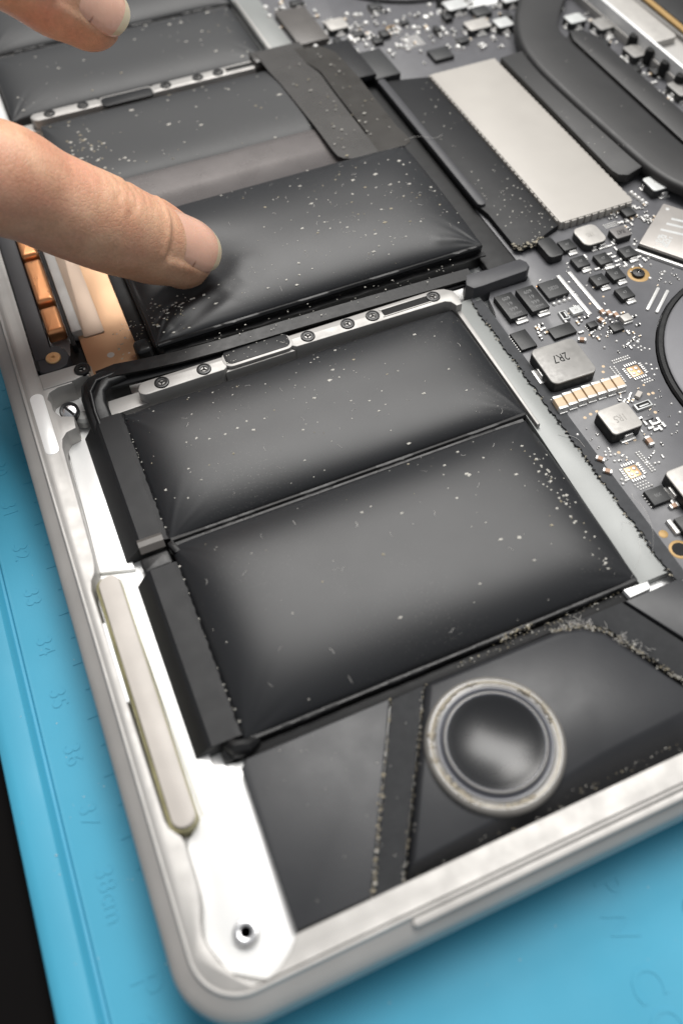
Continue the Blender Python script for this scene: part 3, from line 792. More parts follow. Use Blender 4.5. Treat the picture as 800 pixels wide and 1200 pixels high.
# blurred inductors farther up the board
for (x, y, w, h, ht, top) in ((139.2, 200.2, 6.0, 5.2, 1.9, 'inductor_white'), (140.0, 188.6, 6.6, 4.8, 1.8, 'inductor_pale'), (146.6, 186.4, 4.6, 4.6, 1.9, 'inductor_white'),
                             (154.4, 197.2, 4.8, 4.6, 1.9, 'inductor_white'), (165.0, 180.0, 5.0, 4.4, 2.0, 'inductor_white'), (170.6, 174.6, 5.4, 5.6, 2.0, 'inductor_grey'),
                             (171.0, 159.6, 5.4, 5.6, 2.0, 'inductor_grey'), (171.6, 140.6, 5.6, 6.2, 2.0, 'inductor_grey'), (105.6, 204.6, 5.6, 5.4, 1.8, 'inductor_pale')):
    inductor((top, 'chip_dark'), x, y, w, h, ht, None, 1, 'mark_grey', ((0, -h / 2 - 0.2, w * 0.45, 0.9), (-w / 2 - 0.2, -0.3, 0.8, h * 0.4)), 0.7)

# power transistors
def transistor_mesh(w, h, ht, marks=False, pad=True):
    b = MB()
    b.prism([(-w / 2, -h / 2), (w / 2, -h / 2), (w / 2, h / 2), (-w / 2, h / 2)], 0.05, ht, 0.12, 0)
    if pad:
        b.box(-w * 0.20, -h / 2 - 1.0, 0.0, w * 0.46, -h / 2 + 0.1, 0.42, 0.15, 1)
        b.box(-w * 0.10, -h / 2 - 0.3, 0.2, w * 0.40, -h / 2 + 0.05, ht * 0.6, 0.05, 1)
        b.box(-w * 0.4, h / 2 - 0.1, 0.0, w * 0.4, h / 2 + 0.4, 0.25, 0.1, 1)
    if marks:
        b.text('609', 0, h * 0.29, ht - 0.01, h * 0.19, 0, 2, 0.02, 0.9)
        b.text('19', 0, h * 0.06, ht - 0.01, h * 0.19, 0, 2, 0.02, 0.9)
        b.text('999', 0, -h * 0.17, ht - 0.01, h * 0.19, 0, 2, 0.02, 0.9)
        b.text('1809M', 0, -h * 0.36, ht - 0.01, h * 0.13, 0, 2, 0.02, 0.9)
    else:
        b.text('47', 0.05, 0.05, ht - 0.01, h * 0.34, 0, 2, 0.02, 0.9)
    return b.mesh('transistor', ['chip_black', 'solder', 'mark'])
tA = transistor_mesh(3.9, 6.9, 1.35, True)
place('transistor', tA, 95.6, 91.1, label='large black transistor with pale printed lines beside the board edge'); place('transistor', tA, 100.6, 91.1, label='large black transistor with pale printed lines, second from the board edge')
tB = transistor_mesh(3.0, 3.1, 1.15)
for x, y in ((116.0, 90.5), (120.1, 90.6), (118.6, 85.1), (115.4, 96.8), (115.6, 102.5), (120.2, 95.7), (126.1, 95.4), (134.5, 113.6), (171.3, 151.0)): place('transistor', tB, x, y)

# plain chips
def chip(x, y, w, h, ht, m='chip_black', pins=True, mark=None, rz=0, label=None, r=0):
    b = MB()
    if r: b.prism(rrect(-w / 2, -h / 2, w / 2, h / 2, r, 5), 0, ht, 0.25, 0)
    else: b.box(-w / 2, -h / 2, 0.05, w / 2, h / 2, ht, 0.08, 0)
    if pins:
        k = max(3, int(h / 0.55))
        for i in range(k):
            yy = -h / 2 + h * (i + 0.5) / k
            for sg in (-1, 1): b.box(sg * (w / 2 + 0.12) - 0.15, yy - 0.13, 0, sg * (w / 2 + 0.12) + 0.15, yy + 0.13, 0.2, 0.04, 1)
    if mark: b.text(mark, 0, 0, ht - 0.01, min(w, h) * 0.3, 0, 2, 0.02, 0.8)
    o = link('chip', b.mesh('chip', [m, 'solder', 'mark']), brd, (x, y, ZB), rz)
    if label: o['label'] = label
    return o
chip(106.2, 92.3, 4.7, 4.7, 0.95, 'chip_dark', False, '5820', label='square black chip with copper trace along its far edge')
chip(93.6, 82.3, 3.4, 4.8, 0.7, 'chip_black', True)
chip(101.8, 81.4, 5.0, 2.9, 0.7, 'chip_black', False)
chip(112.1, 77.9, 2.4, 2.0, 0.7, 'chip_black', True)
chip(96.0, 40.6, 3.5, 3.2, 1.0, 'chip_dark', True, '86X')
chip(108.0, 80.3, 1.9, 1.5, 0.9, 'chip_black', True)
chip(111.4, 102.6, 3.6, 6.2, 1.9, 'chip_black', False, r=1.0, label='thick black rubber cap beside the taped shield end')
chip(97.0, 208.3, 8.6, 18.5, 1.6, 'chip_brown', False, label='large brownish grey chip beyond the flex cable')
chip(107.4, 181.5, 6.8, 13.0, 2.2, 'chip_dark', False, label='black connector at the end of the flex cable')
chip(125.2, 181.0, 5.4, 5.2, 1.0, 'chip_dark', False)
chip(144.8, 195.5, 4.8, 4.6, 1.2, 'chip_dark', False)
chip(113.0, 193.8, 2.6, 2.4, 1.0, 'chip_black', True)
chip(129.5, 192.0, 1.2, 2.4, 1.4, 'chip_black', False)
chip(119.5, 210.0, 3.4, 3.0, 1.2, 'chip_dark', True)
chip(103, 197, 2.0, 3.2, 1.4, 'chip_black', False)
chip(98.5, 33.5, 6.0, 3.6, 1.3, 'chip_black', False)
chip(133.6, 106.5, 2.6, 2.6, 1.1, 'chip_black', False)

# black bar beside the board notch
br = MB(); br.prism([(89.4, 98.8), (90.4, 97.3), (92.2, 97.2), (102.8, 97.6), (104.0, 98.6), (104.1, 100.0), (103.2, 101.4), (96, 101.2), (90.6, 101.6)], ZF, 0.1, 0.35)
br.build('black_bar', ['bracket'], lap)

# capacitors in a row
cm = MB()
cm.box(-0.88, -1.05, 0.05, 0.88, 1.05, 1.28, 0.06, 0)
for sg in (-1, 1):
    cm.box(-0.9, sg * 1.3 - 0.28, 0.0, 0.9, sg * 1.3 + 0.28, 1.31, 0.08, 1)
    cm.box(-0.85, sg * 1.72 - 0.22, 0.0, 0.85, sg * 1.72 + 0.22, 0.28, 0.1, 1)
cme = cm.mesh('capacitor', ['cap_tan', 'solder'])
for i in range(7): place('capacitor', cme, 91.5 + i * 2.09, 65.2 + 0.15 * math.sin(i * 0.6), ZB, -0.06)
sm = MB(); sm.box(-0.5, -0.55, 0.02, 0.5, 0.55, 0.8, 0.05, 0)
for sg in (-1, 1): sm.box(-0.52, sg * 0.78 - 0.25, 0, 0.52, sg * 0.78 + 0.25, 0.83, 0.1, 1)
small_tan = sm.mesh('capacitor', ['cap_brown', 'solder'])
wm = MB(); wm.box(-1.0, -0.9, 0.02, 1.0, 0.9, 0.95, 0.1, 0); wm.box(-1.05, -1.15, 0, 1.05, -0.8, 0.5, 0.1, 1)
block_tan = wm.mesh('capacitor', ['inductor_pale', 'solder'])
place('capacitor', small_tan, 101.7, 51.3); place('capacitor', block_tan, 115.1, 79.2, label='small cream block capacitor')
for x, y, a in ((110.5, 81.0, 0.3), (112.0, 82.9, 0), (113.0, 82.0, 0), (114.0, 81.0, 0), (91.6, 51.5, 0.7), (91.3, 48.7, 0.8), (97.6, 37.9, 1.57), (129.6, 191.0, 0.5), (104.2, 77.9, 1.0)):
    place('capacitor', small_tan, x, y, ZB, a, sc=(0.8, 0.8, 0.8))
# metal-lidded crystals
cr = MB(); cr.box(-1.2, -1.0, 0, 1.2, 1.0, 0.8, 0.15, 0); cr.box(-0.75, -0.6, 0.78, 0.75, 0.6, 0.84, 0, 0); cr.text('A1', 0, 0, 0.84, 0.8, 0.3, 1, 0.02)
place('crystal', cr.mesh('crystal', ['inductor_white', 'mark_grey']), 107.3, 85.2)
fr = MB(); fr.box(-1.7, -0.75, 0, 1.7, 0.75, 0.6, 0.1, 0); fr.box(-1.35, -0.5, 0.55, 1.35, 0.5, 0.64, 0, 1); fr.box(-1.0, -0.38, 0.6, 1.0, -0.05, 0.72, 0.05, 0)
frm = fr.mesh('connector', ['inductor_white', 'mark_dark'])
place('connector', frm, 105.5, 58.9); place('connector', frm, 104.5, 85.0, ZB, 1.5, sc=(0.7, 1.1, 1))
wc = MB(); wc.box(-0.8, -0.5, 0, 0.8, 0.5, 0.7, 0.15, 0); place('led', wc.mesh('led', ['cream']), 106.2, 61.4, ZB, 0.6)

# copper-padded landing spots with solder balls
def landing(cx, cy, w):
    b = MB(); b.box(-w / 2, -w / 2, 0.0, w / 2, w / 2, 0.05, 0.01, 0)
    for i in (-1, 1):
        for j in (-1, 1): b.dome(i * w * 0.22, j * w * 0.22, 0.05, w * 0.17, 0.22, 1, 12)
    return link('thermal_pad', b.mesh('thermal_pad', ['pad_copper', 'solder']), brd, (cx, cy, ZB + 0.004))
landing(109.25, 66.95, 2.4); landing(95.5, 47.0, 2.3)

# screw post with scorched copper ring, soldered strips, vias
pr = MB(); pr.lathe(0.15, 0, [(2.3, 0), (2.2, 0.05), (1.0, 0.06)], 32, 0); pr.lathe(0, 0, [(1.35, 0.0), (1.35, 0.45), (1.2, 0.6), (0.4, 0.72), (0.35, 0.5), (0.05, 0.45)], 24, 1)
pr.dome(0.0, 0.0, 0.45, 0.2, 0.3, 2, 8)
place('standoff', pr.mesh('standoff', ['gold', 'screw_black', 'steel']), 125.0, 89.5, label='black standoff in a gold ring')
vr = MB(); vr.lathe(0, 0, [(0.8, 0), (0.7, 0.05), (0.1, 0.06)], 20, 0); place('via_pad', vr.mesh('via_pad', ['gold']), 92.9, 34.0)
vr = MB(); vr.lathe(0, 0, [(1.8, 0), (1.7, 0.05), (1.3, 0.06)], 24, 0, cap=False); vr.lathe(0, 0, [(1.3, 0.02), (1.3, 0.03), (0.1, 0.03)], 24, 1); place('mounting_hole', vr.mesh('mounting_hole', ['gold', 'mark_dark']), 93.6, 30.4)
place('mounting_hole', bpy.data.meshes['mounting_hole'], 119.8, 198.8)
wh = MB(); wh.dome(0, 0, 0, 0.9, 0.5, 0, 16); place('solder_dot', wh.mesh('solder_dot', ['solder']), 130.6, 200.6)
sp = MB(); sp.rbox(0, 0, 7.4, 0.72, 0, 0, 0.4, 0.2, 0, 0.34); spm = sp.mesh('solder_strip', ['solder'])
a = math.atan2(4.7, 6.1)
place('solder_strip', spm, 123.5, 82.0, ZB, a); place('solder_strip', spm, 124.8, 80.6, ZB, a)
cc = MB(); cc.rbox(0, 0, 4.6, 0.25, 0.0, 0, 0.05, 0.01, 0); place('copper_trace', cc.mesh('copper_trace', ['copper']), 106.2, 94.9, ZB + 0.004)
cj = MB(); cj.box(-0.4, -1.5, 0, 0.4, 1.5, 0.8, 0.2, 0); cjm = cj.mesh('connector_bar', ['solder']); place('connector_bar', cjm, 94.9, 34.3, ZB, 0)

# tiny solder dots and passives: too small to pick apart
so = MB()
def ball_row(x0, y0, x1, y1, n, r=0.2):
    for i in range(n):
        t = i / (n - 1); so.dome(x0 + (x1 - x0) * t + random.uniform(-.04, .04), y0 + (y1 - y0) * t + random.uniform(-.04, .04), ZB, r * random.uniform(0.85, 1.1), r * 0.8, 0, 7)
def brick(x, y, w, h, m=0, ht=0.4):
    so.box(x - w / 2, y - h / 2, ZB, x + w / 2, y + h / 2, ZB + ht, 0.06, m)
def passive(x, y, a=0, k=1.0, body=None):
    body = body if body is not None else random.choice((1, 1, 2, 0))
    c_, s_ = math.cos(a), math.sin(a)
    so.rbox(x, y, 0.9 * k, 0.5 * k, a, ZB, ZB + 0.45 * k, 0.05, body)
    for sg in (-1, 1): so.rbox(x + sg * 0.48 * k * c_, y + sg * 0.48 * k * s_, 0.36 * k, 0.56 * k, a, ZB, ZB + 0.5 * k, 0.1, 0)
for x in (109.6, 112.25):                                    # two bead strips
    so.box(x - 0.42, 83.4, ZB, x + 0.42, 95.9, ZB + 0.22, 0.06, 0)
    ball_row(x, 83.7, x, 95.6, 32, 0.36)
for i in range(4): so.dome(104.5 + i * 1.2, 88.9, ZB, 0.5, 0.5, 0, 10)
for (cx, cy, w) in ((109.25, 66.95, 2.4), (95.5, 47.0, 2.3)):  # rings of pads round the landing spots
    for k in range(6):
        t = -w / 2 + w * k / 5
        brick(cx + t, cy + w / 2 + 0.6, 0.28, 0.62, 0, 0.22); brick(cx + t, cy - w / 2 - 0.6, 0.28, 0.62, 0, 0.22)
        brick(cx - w / 2 - 0.6, cy + t, 0.62, 0.28, 0, 0.22); brick(cx + w / 2 + 0.6, cy + t, 0.62, 0.28, 0, 0.22)
for k in range(9): so.dome(106.0 + 0.02 * k, 65.4 + k * 0.5, ZB, 0.25, 0.24, 0, 7); so.dome(105.4, 65.6 + k * 0.5, ZB, 0.25, 0.24, 0, 7)
for k in range(8): so.dome(106.6 + k * 0.5, 70.2, ZB, 0.25, 0.24, 0, 7); so.dome(106.6 + k * 0.5, 70.8, ZB, 0.25, 0.24, 0, 7)
for k in range(4): so.dome(109 + k * 0.55, 64.2, ZB, 0.26, 0.2, 0, 7); so.dome(109.2 + k * 0.55, 63.6, ZB, 0.24, 0.2, 0, 7)
for x, y in ((112.2, 67.6), (112.9, 67.0), (112.4, 66.0), (113.3, 65.7), (112.0, 64.6)): so.dome(x, y, ZB, 0.3, 0.26, 0, 8)
for x, y in ((112.8, 72.6), (113.2, 71.8), (113.9, 71.9), (113.4, 71.0), (114.3, 71.2), (114.6, 73.6), (115.0, 70.6)): so.dome(x, y, ZB, 0.26, 0.2, 0, 8)
for k in range(10): so.dome(98.3 + 0.03 * k, 50.2 - k * 0.5, ZB, 0.25, 0.24, 0, 7); so.dome(98.9 + 0.03 * k, 50.2 - k * 0.5, ZB, 0.25, 0.24, 0, 7)
for k in range(5): so.dome(94.2 + k * 0.55, 44.4, ZB, 0.22, 0.18, 0, 7); so.dome(94.4 + k * 0.55, 43.8, ZB, 0.22, 0.18, 0, 7); so.dome(94.6 + k * 0.55, 43.2, ZB, 0.22, 0.18, 0, 7)
for x, y in ((93.8, 50.2), (94.6, 50.0), (95.6, 50.6), (96.2, 50.0), (92.7, 46.3), (92.4, 45.4), (93.2, 45.8), (93.4, 52.6), (93.9, 51.6), (93.1, 51.9), (94.2, 52.3), (94.7, 51.4), (100.8, 46.8), (91.0, 58.0)): so.dome(x, y, ZB, 0.33, 0.3, 0, 8)
for i in range(9): passive(97.2 + random.uniform(0, 2.2), 81.6 + random.uniform(0, 3.6), random.choice((0, 1.57)), 0.85)
for x, y in ((103.6, 55.3), (104.6, 54.8), (103.9, 53.9), (105.4, 54.4), (104.6, 53.2), (105.4, 53.2), (106.2, 54.9), (106.4, 53.6), (103.2, 56.6)): passive(x, y, random.choice((0, 1.5708)), 0.9, 0)
so.box(103.4, 55.6, ZB, 105.6, 56.4, ZB + 0.5, 0.1, 3)
for x, y in ((102.6, 62.0), (103.1, 61.3), (103.7, 60.9), (104.3, 61.6), (104.6, 60.8), (105.0, 62.2)): passive(x, y, 0.6, 0.75)
for x, y in ((105.2, 79.8), (106.0, 82.3), (107.0, 82.9), (108.4, 83.0), (109.6, 79.5), (106.8, 78.2), (107.4, 77.0), (113.6, 76.0), (116.6, 77.0), (117.2, 79.3), (104.0, 83.8), (110.3, 77.6), (112.3, 80.0)): passive(x, y, random.choice((0, 1.5708)), 0.85)
for x, y in ((122.6, 93.4), (123.1, 94.6), (123.2, 96.0), (122.9, 97.1), (124.3, 93.2), (118.0, 94.2), (117.9, 98.5), (124.4, 99.3), (125.0, 98.0), (121.0, 93.3), (128.6, 92.6), (128.0, 93.8)): passive(x, y, random.choice((0, 1.5708)), 0.85, 0)
for i in range(6): so.dome(119.0 + i * 0.55, 93.6, ZB, 0.24, 0.3, 0, 7)
for i in range(44):                                          # field between shield and package
    passive(129.4 + random.uniform(0, 9.5) , 102.0 + random.uniform(0, 8), random.choice((0, 1.5708)), random.uniform(0.6, 0.95))
for i in range(5): so.dome(138.6 + i * 0.2, 112.6 - i * 1.15, ZB, 0.62, 0.7, 0, 8)
for i in range(7):
    for j in range(3): so.dome(127.0 + i * 0.5, 104.6 + j * 0.55, ZB, 0.22, 0.2, 0, 6)
for i in range(7):
    for j in range(8): so.dome(119.6 + i * 0.75, 188.2 + j * 0.7, ZB, 0.30, 0.28, 0, 6)
def scatter(n, x0, x1, y0, y1, k0, k1, body=None):
    for i in range(n):
        x, y = random.uniform(x0, x1), random.uniform(y0, y1)
        if random.random() < 0.55: passive(x, y, random.choice((0, 1.57, 0.4)), random.uniform(k0, k1), body)
        else: so.dome(x, y, ZB, random.uniform(0.3, 0.62) * k1, 0.5 * k1, 0, 8)
scatter(40, 106, 122, 186, 210, 0.8, 1.7)
scatter(38, 126, 150, 178, 204, 0.8, 1.5)
scatter(22, 90.5, 104, 196, 228, 0.9, 1.8)
scatter(26, 163, 171, 135, 186, 0.8, 1.6)
scatter(10, 95, 103, 42, 52, 0.5, 0.7)
scatter(12, 126.5, 133, 84.5, 88, 0.4, 0.7)
for i in range(26):                                          # little bare copper vias
    x, y = random.uniform(100, 122), random.uniform(58, 88)
    if (x - 140) ** 2 + (y - 56) ** 2 > 29 ** 2: so.lathe(x, y, [(0.26, ZB), (0.24, ZB + 0.02), (0.02, ZB + 0.025)], 8, 2)
for x, y in ((94.4, 60.9), (95.8, 61.2), (97.2, 61.3), (99.8, 52.9), (106.9, 56.8), (108.3, 61.0), (109.2, 60.9), (103.6, 69.2), (104.4, 70.4), (95.6, 51.6)): so.lathe(x, y, [(0.34, ZB), (0.3, ZB + 0.02), (0.02, ZB + 0.025)], 8, 2)
scatter(70, 105, 150, 179, 212, 0.7, 1.5)
scatter(30, 163.5, 171.5, 130, 188, 0.7, 1.4)
scatter(24, 91, 104, 196, 226, 0.8, 1.6)
for (x_, y_, w_, h_, t_) in ((109.5, 199.0, 3.2, 2.6, 1.1), (116.0, 196.0, 2.4, 3.0, 1.2), (133.5, 184.5, 3.0, 2.2, 1.0), (135.0, 196.5, 2.2, 2.8, 1.3), (150.0, 190.5, 2.6, 2.6, 1.2), (123.5, 199.5, 2.2, 1.8, 0.9), (100.6, 221.0, 3.6, 2.6, 1.2), (166.5, 168.0, 2.6, 3.2, 1.2), (167.0, 154.0, 2.4, 2.6, 1.1)):
    chip(x_, y_, w_, h_, t_, random.choice(('chip_black', 'chip_dark')), True)
scatter(34, 107, 116, 72, 82, 0.4, 0.75)
scatter(40, 100, 112, 50, 64, 0.35, 0.6)
scatter(16, 92.5, 98, 49, 61, 0.35, 0.55)
scatter(26, 122, 131, 90, 101, 0.4, 0.8)
scatter(30, 104, 118, 84, 99, 0.35, 0.6)
tag(so.build('tiny_components', ['solder', 'chip_black', 'cap_tan', 'board'], brd, True, 40), kind='stuff')

# ------------------------------------------------------------------ metal shield, black tape, heat sink, package
sd = MB(); sd.prism(rrect(117.4, 108.4, 135.8, 171.6, 0.3, 2), ZB, -0.55, 0.18)
for i in range(36):
    y = 109.4 + i * 1.75
    sd.box(117.15, y, ZB, 117.45, y + 1.2, -0.75, 0.04); sd.box(135.75, y, ZB, 136.05, y + 1.2, -0.75, 0.04)
for i in range(10):
    x = 118.4 + i * 1.75
    sd.box(x, 108.1, ZB, x + 1.2, 108.45, -0.75, 0.04); sd.box(x, 171.55, ZB, x + 1.2, 171.9, -0.75, 0.04)
tag(sd.build('metal_shield', 'shield', lap), 'long pale metal shield over the memory')
tpp = MB(); tpp.prism([(105.0, 106.6), (106.6, 105.2), (111, 106.2), (114.5, 107.6), (116.9, 108.4), (116.9, 171.8), (110, 173.6), (104.2, 174.6), (104.2, 122), (105.0, 118)], ZB - 0.4, -1.1, 0.15)
tpo2 = tpp.build('shield_tape', 'tape', lap)
tb_ = MB(); tb_.prism(rrect(104.1, 120.6, 106.1, 175.0, 0.95, 5), -1.3, -0.45, 0.2); tb_.build('slot_bar', 'bracket', tpo2)
fz = MB()
for i in range(150):
    t = random.random(); x = 105.0 + 7 * t ** 1.5; y = 106.4 - 0.8 * math.sin(t * 3) + random.uniform(-.6, .6)
    fz.speck(x, y, -1.2 + random.uniform(-.5, .4), random.uniform(0.1, 0.4), 0 if random.random() < 0.6 else 1)
tag(fz.build('tape_fluff', ['fluff', 'ragged'], tpo2, False), kind='stuff')
hp = MB(); hp.prism([(136.4, 118.4), (137.0, 116.4), (138.8, 115.4), (146.5, 117.6), (163.0, 117.6), (163.0, 168.0), (160, 171.5), (136.4, 169.6)], -1.4, 0.5, 0.25, bottom=True)
hpo = hp.build('heat_sink_plate', 'heatpipe', lap)
pp = MB()
def smooth(pts, n=8):
    out = []
    P = [Vector(p) for p in pts]
    for i in range(len(P) - 1):
        p0, p1, p2, p3 = P[max(i - 1, 0)], P[i], P[i + 1], P[min(i + 2, len(P) - 1)]
        for k in range(n):
            t = k / n
            out.append(0.5 * ((2 * p1) + (p2 - p0) * t + (2 * p0 - 5 * p1 + 4 * p2 - p3) * t * t + (3 * p1 - p0 - 3 * p2 + p3) * t ** 3))
    out.append(P[-1]); return out
pl_ = smooth([(163, 207), (155.5, 194), (148.5, 184), (143.6, 173), (141.9, 163), (141.7, 152), (142.4, 133), (143.6, 114), (147.0, 104.5), (154, 95)])
pr_ = smooth([(178, 204), (169, 191), (160.5, 181), (156.4, 174.5), (155.6, 168), (155.5, 152), (155.5, 133), (155.8, 118), (159, 110), (166, 102)])
prof = [(0.0, -0.7), (0.0, 0.6), (0.04, 1.25), (0.12, 1.5), (0.5, 1.55), (0.9, 1.5), (0.985, 1.25), (1.0, 0.6), (1.0, -0.7)]
V = []; F = []
for i in range(len(pl_)):
    for t, z in prof:
        q = pl_[i].lerp(pr_[i], t); V.append((q.x, q.y, z))
k = len(prof)
for i in range(len(pl_) - 1):
    for j in range(k - 1): a_ = i * k + j; F.append([a_, a_ + 1, a_ + k + 1, a_ + k])
pp.add(V, F)
q = MB(); q.prism([(156.4, 116), (163.2, 116), (163.2, 167), (161.2, 171.5), (158.0, 172.2), (156.6, 168)], -0.5, 1.35, 0.2); q.build('side_strip', 'heatpipe', hpo)
tag(pp.build('heat_pipe', 'heatpipe', lap, True, 50), 'wide flat black heat pipe with a bend')
# hinge-side wall and things beyond it
wl = MB()
wl.prism([(172.6, 100), (173.6, 100), (173.6, 200), (172.6, 200)], ZB, 2.6, 0.2)
wl.prism([(173.6, 100), (185, 100), (185, 200), (173.6, 200)], ZF, -0.6, 0.2)
wo = wl.build('hinge_wall', 'pocket', lap)
for k_, y in enumerate((163.5, 156.0, 149.5, 143)):
    q = MB(); q.lathe(172.4, y, [(1.5, ZB + 0.2), (1.45, 0.6), (1.2, 1.2), (0.3, 1.3)], 16); q.build('wall_notch', 'mark_dark', wo)
q = MB(); q.prism(rrect(174.5, 158, 182, 196, 1.5, 4), -0.6, 1.4, 0.4); q.build('hinge_cover', 'inductor_pale', wo)
q = MB(); q.ribbon([(184.5, 202, 2.0), (184.3, 180, 2.0), (184.6, 158, 1.6), (185, 140, 1.2)], 1.6, 0.5); q.build('gold_cable', 'gold', wo)
q = MB(); q.prism(rrect(186, 120, 194, 205, 1, 3), -0.6, 1.8, 0.4); q.build('dark_cover', 'tape_dark', wo)
# angled metal-topped package with its bar
e1 = Vector((12.7, 9.2)).normalized(); ang = math.atan2(e1.y, e1.x); e2 = Vector((e1.y, -e1.x))
ctr = Vector((128.9, 96.2)) + e1 * 7.8 + e2 * 7.8
pk_ = MB()
pk_.rbox(0, 0, 15.4, 15.4, 0, 0.0, 1.1, 0.05, 1, 0.3); pk_.rbox(0, 0, 15.2, 15.2, 0, 1.05, 1.7, 0.1, 0, 0.3)
for i, (dx, w_) in enumerate(((-1.2, 0.7), (1.2, 0.7), (3.2, 0.7))): pk_.rbox(dx + 0.5, 2.6, w_, 5.2 - i * 0.8, 0.15, 1.69, 1.71, 0, 2)
for r_ in range(7):
    for c_ in range(9):
        if random.random() < 0.62: pk_.box(-6.2 + c_ * 0.42, 2.0 + r_ * 0.42, 1.69, -5.83 + c_ * 0.42, 2.37 + r_ * 0.42, 1.71, 0, 2)
pk_.lathe(6.2, 6.2, [(0.45, 1.69), (0.4, 1.71), (0.02, 1.712)], 14, 2)
po = pk_.build('processor_package', ['package', 'chip_black', 'inductor_white'], lap, loc=(ctr.x, ctr.y, ZB)); po.rotation_euler.z = ang
tag(po, 'silver square chip package turned at an angle with pale faint marks')
q = MB(); q.rbox(-8.4, 0, 0.8, 15.6, 0, 0, 0.7, 0.25, 0, 0.3); q.build('package_bar', 'solder', po)

# fans
def fan(cy, R0):
    b = MB()
    b.lathe(140, cy, [(R0, ZF), (R0, -2.2), (R0 - 0.3, -1.9), (R0 - 1.0, -1.9), (R0 - 1.1, -2.6)], 90, 0)
    o = b.build('cooling_fan', 'seam', lap, True, 40)
    tag(o, 'round cooling fan cut by the right edge' if cy < MY else 'round cooling fan at the top edge')
    d = MB(); d.lathe(140, cy, [(R0 - 1.35, -2.5), (R0 - 1.35, -1.85), (R0 - 1.8, -1.6), (12, -1.45), (6, -1.5), (0.5, -1.55)], 90, 0); d.build('hub', 'fan_disc', o, True, 30)
fan(56.0, 27.6); fan(2 * MY - 56.0, 29.5)

# flex cable with slot
fx = MB()
zf = None
fx.prism([(79.6, 186.2), (80.3, 180), (81.3, 160), (81.5, 149.2), (81.7, 147.2), (82.6, 145.8), (84.2, 145.0), (90.9, 144.7), (90.95, 152.6), (90.75, 172.5), (90.9, 180.6), (89.7, 185.4), (89.2, 193.5), (84, 196), (79.3, 195)], 1.42, 1.58, 0.04, 0, True, zf)
fx.prism([(90.9, 144.7), (97.6, 144.6), (99.0, 145.2), (99.5, 146.4), (99.3, 149.2), (98.9, 152.6), (99.1, 173.8), (98.4, 187.7), (96, 192), (89.2, 193.5), (89.7, 186.4), (91.1, 182.0), (91.4, 180.6), (91.25, 172.5), (91.4, 152.6), (91.2, 152.1), (90.95, 152.1)], 1.40, 1.55, 0.04, 1, True, zf)
fxo = fx.build('flex_cable', ['flex_grey', 'flex'], lap, False); tag(fxo, 'grey brown slotted flex cable lying across the middle cells')
q = MB(); q.box(97.0, 176, -1.0, 104.5, 194, 0.6, 0.4); q.build('connector_foot', 'tape', fxo)
q = MB(); q.box(78, 192, -1.5, 92, 197, 1.38, 0.4); q.build('neck_support', 'flex_grey', fxo)
cr_ = MB(); 

# ------------------------------------------------------------------ speaker
sk = MB()
sk.prism([(14.6, 24.4), (14.1, 1.7), (24.6, 1.6), (38.4, 25.5), (15.8, 25.5)], ZF, -0.95, 0.3)
spk = sk.build('speaker', 'speaker', lap)
tag(spk, 'black speaker module in the near corner with a round glossy cone')
q = MB(); q.prism([(38.6, 25.4), (44.0, 25.5), (29.2, 1.5), (24.8, 1.6)], ZF, -1.45, 0.2); q.build('foam_strip', 'speaker_foam', spk)
# raised housing with the long slope towards the rim
hs = MB()
top_ = [(44.6, 24.9), (66.5, 24.6), (70.2, 23.6), (72.8, 21.6), (76.2, 14.8), (80.5, 6.5), (74, 6.0), (62, 5.6), (54, 4.6), (46, 3.6), (31.2, 2.9)]
bot_ = [(44.2, 25.6), (67.0, 25.3), (71.0, 24.2), (73.6, 22.0), (77.0, 15.1), (83.6, 1.7), (74, 1.6), (62, 1.6), (54, 1.6), (46, 1.6), (29.4, 1.6)]
V = [(x, y, ZF) for x, y in bot_] + [(x, y, -1.6 if i < 5 else -3.6) for i, (x, y) in enumerate(bot_)] + [(x, y, -0.6) for x, y in top_]
mid = [(x + (a - x) * 0.25, y + (b - y) * 0.25, -0.68) for (x, y), (a, b) in zip(top_, [(55, 14)] * 11)]
t2 = offset_poly(list(reversed(top_)), 0.5); t2 = list(reversed(t2))
V += [(x, y, -0.25) for x, y in t2]
n = 11; F = []
for kk in range(3):
    for i in range(n):
        j = (i + 1) % n; F.append([kk * n + j, kk * n + i, (kk + 1) * n + i, (kk + 1) * n + j])
F.append([3 * n + i for i in reversed(range(n))])
hs.add(V, F); hs.build('housing', 'speaker', spk, True, 60)
q = MB(); q.prism([(67.6, 25.6), (79.0, 25.6), (83.6, 16.4), (90, 3), (84.6, 1.8), (77.9, 15.3), (74.4, 22.4), (71.4, 24.9)], ZF, -1.6, 0.2); q.build('foam_strip', 'speaker_foam', spk)
q = MB(); q.prism([(79.3, 25.4), (89.5, 25.4), (98, 12), (98, 2), (90.3, 3.2), (83.9, 16.5)], ZF, -1.1, 0.2); q.build('side_plate', 'speaker', spk)
q = MB(); q.prism([(80.5, 27.4), (84.9, 27.2), (84.7, 25.9), (80.7, 25.8)], ZF, -1.7, 0.1); q.build('bright_tab', 'pocket', lap)
SX, SY = 49.0, 13.0
rg = MB()
rg.lathe(SX, SY, [(10.1, -0.9), (10.0, -0.1), (9.7, 0.25), (9.2, 0.3), (8.9, 0.15), (8.6, 0.1), (8.3, 0.3), (8.0, 0.3), (7.75, 0.1), (7.55, 0.3), (7.35, 0.8), (7.1, 0.9), (6.9, 0.8), (6.75, 0.5)], 72, 0,
         [0, 0, 0, 2, 0, 0, 1, 1, 1, 1, 0, 1, 1, 1], cap=False)
rg.v = [(x, y, z + 0.6) for x, y, z in rg.v]
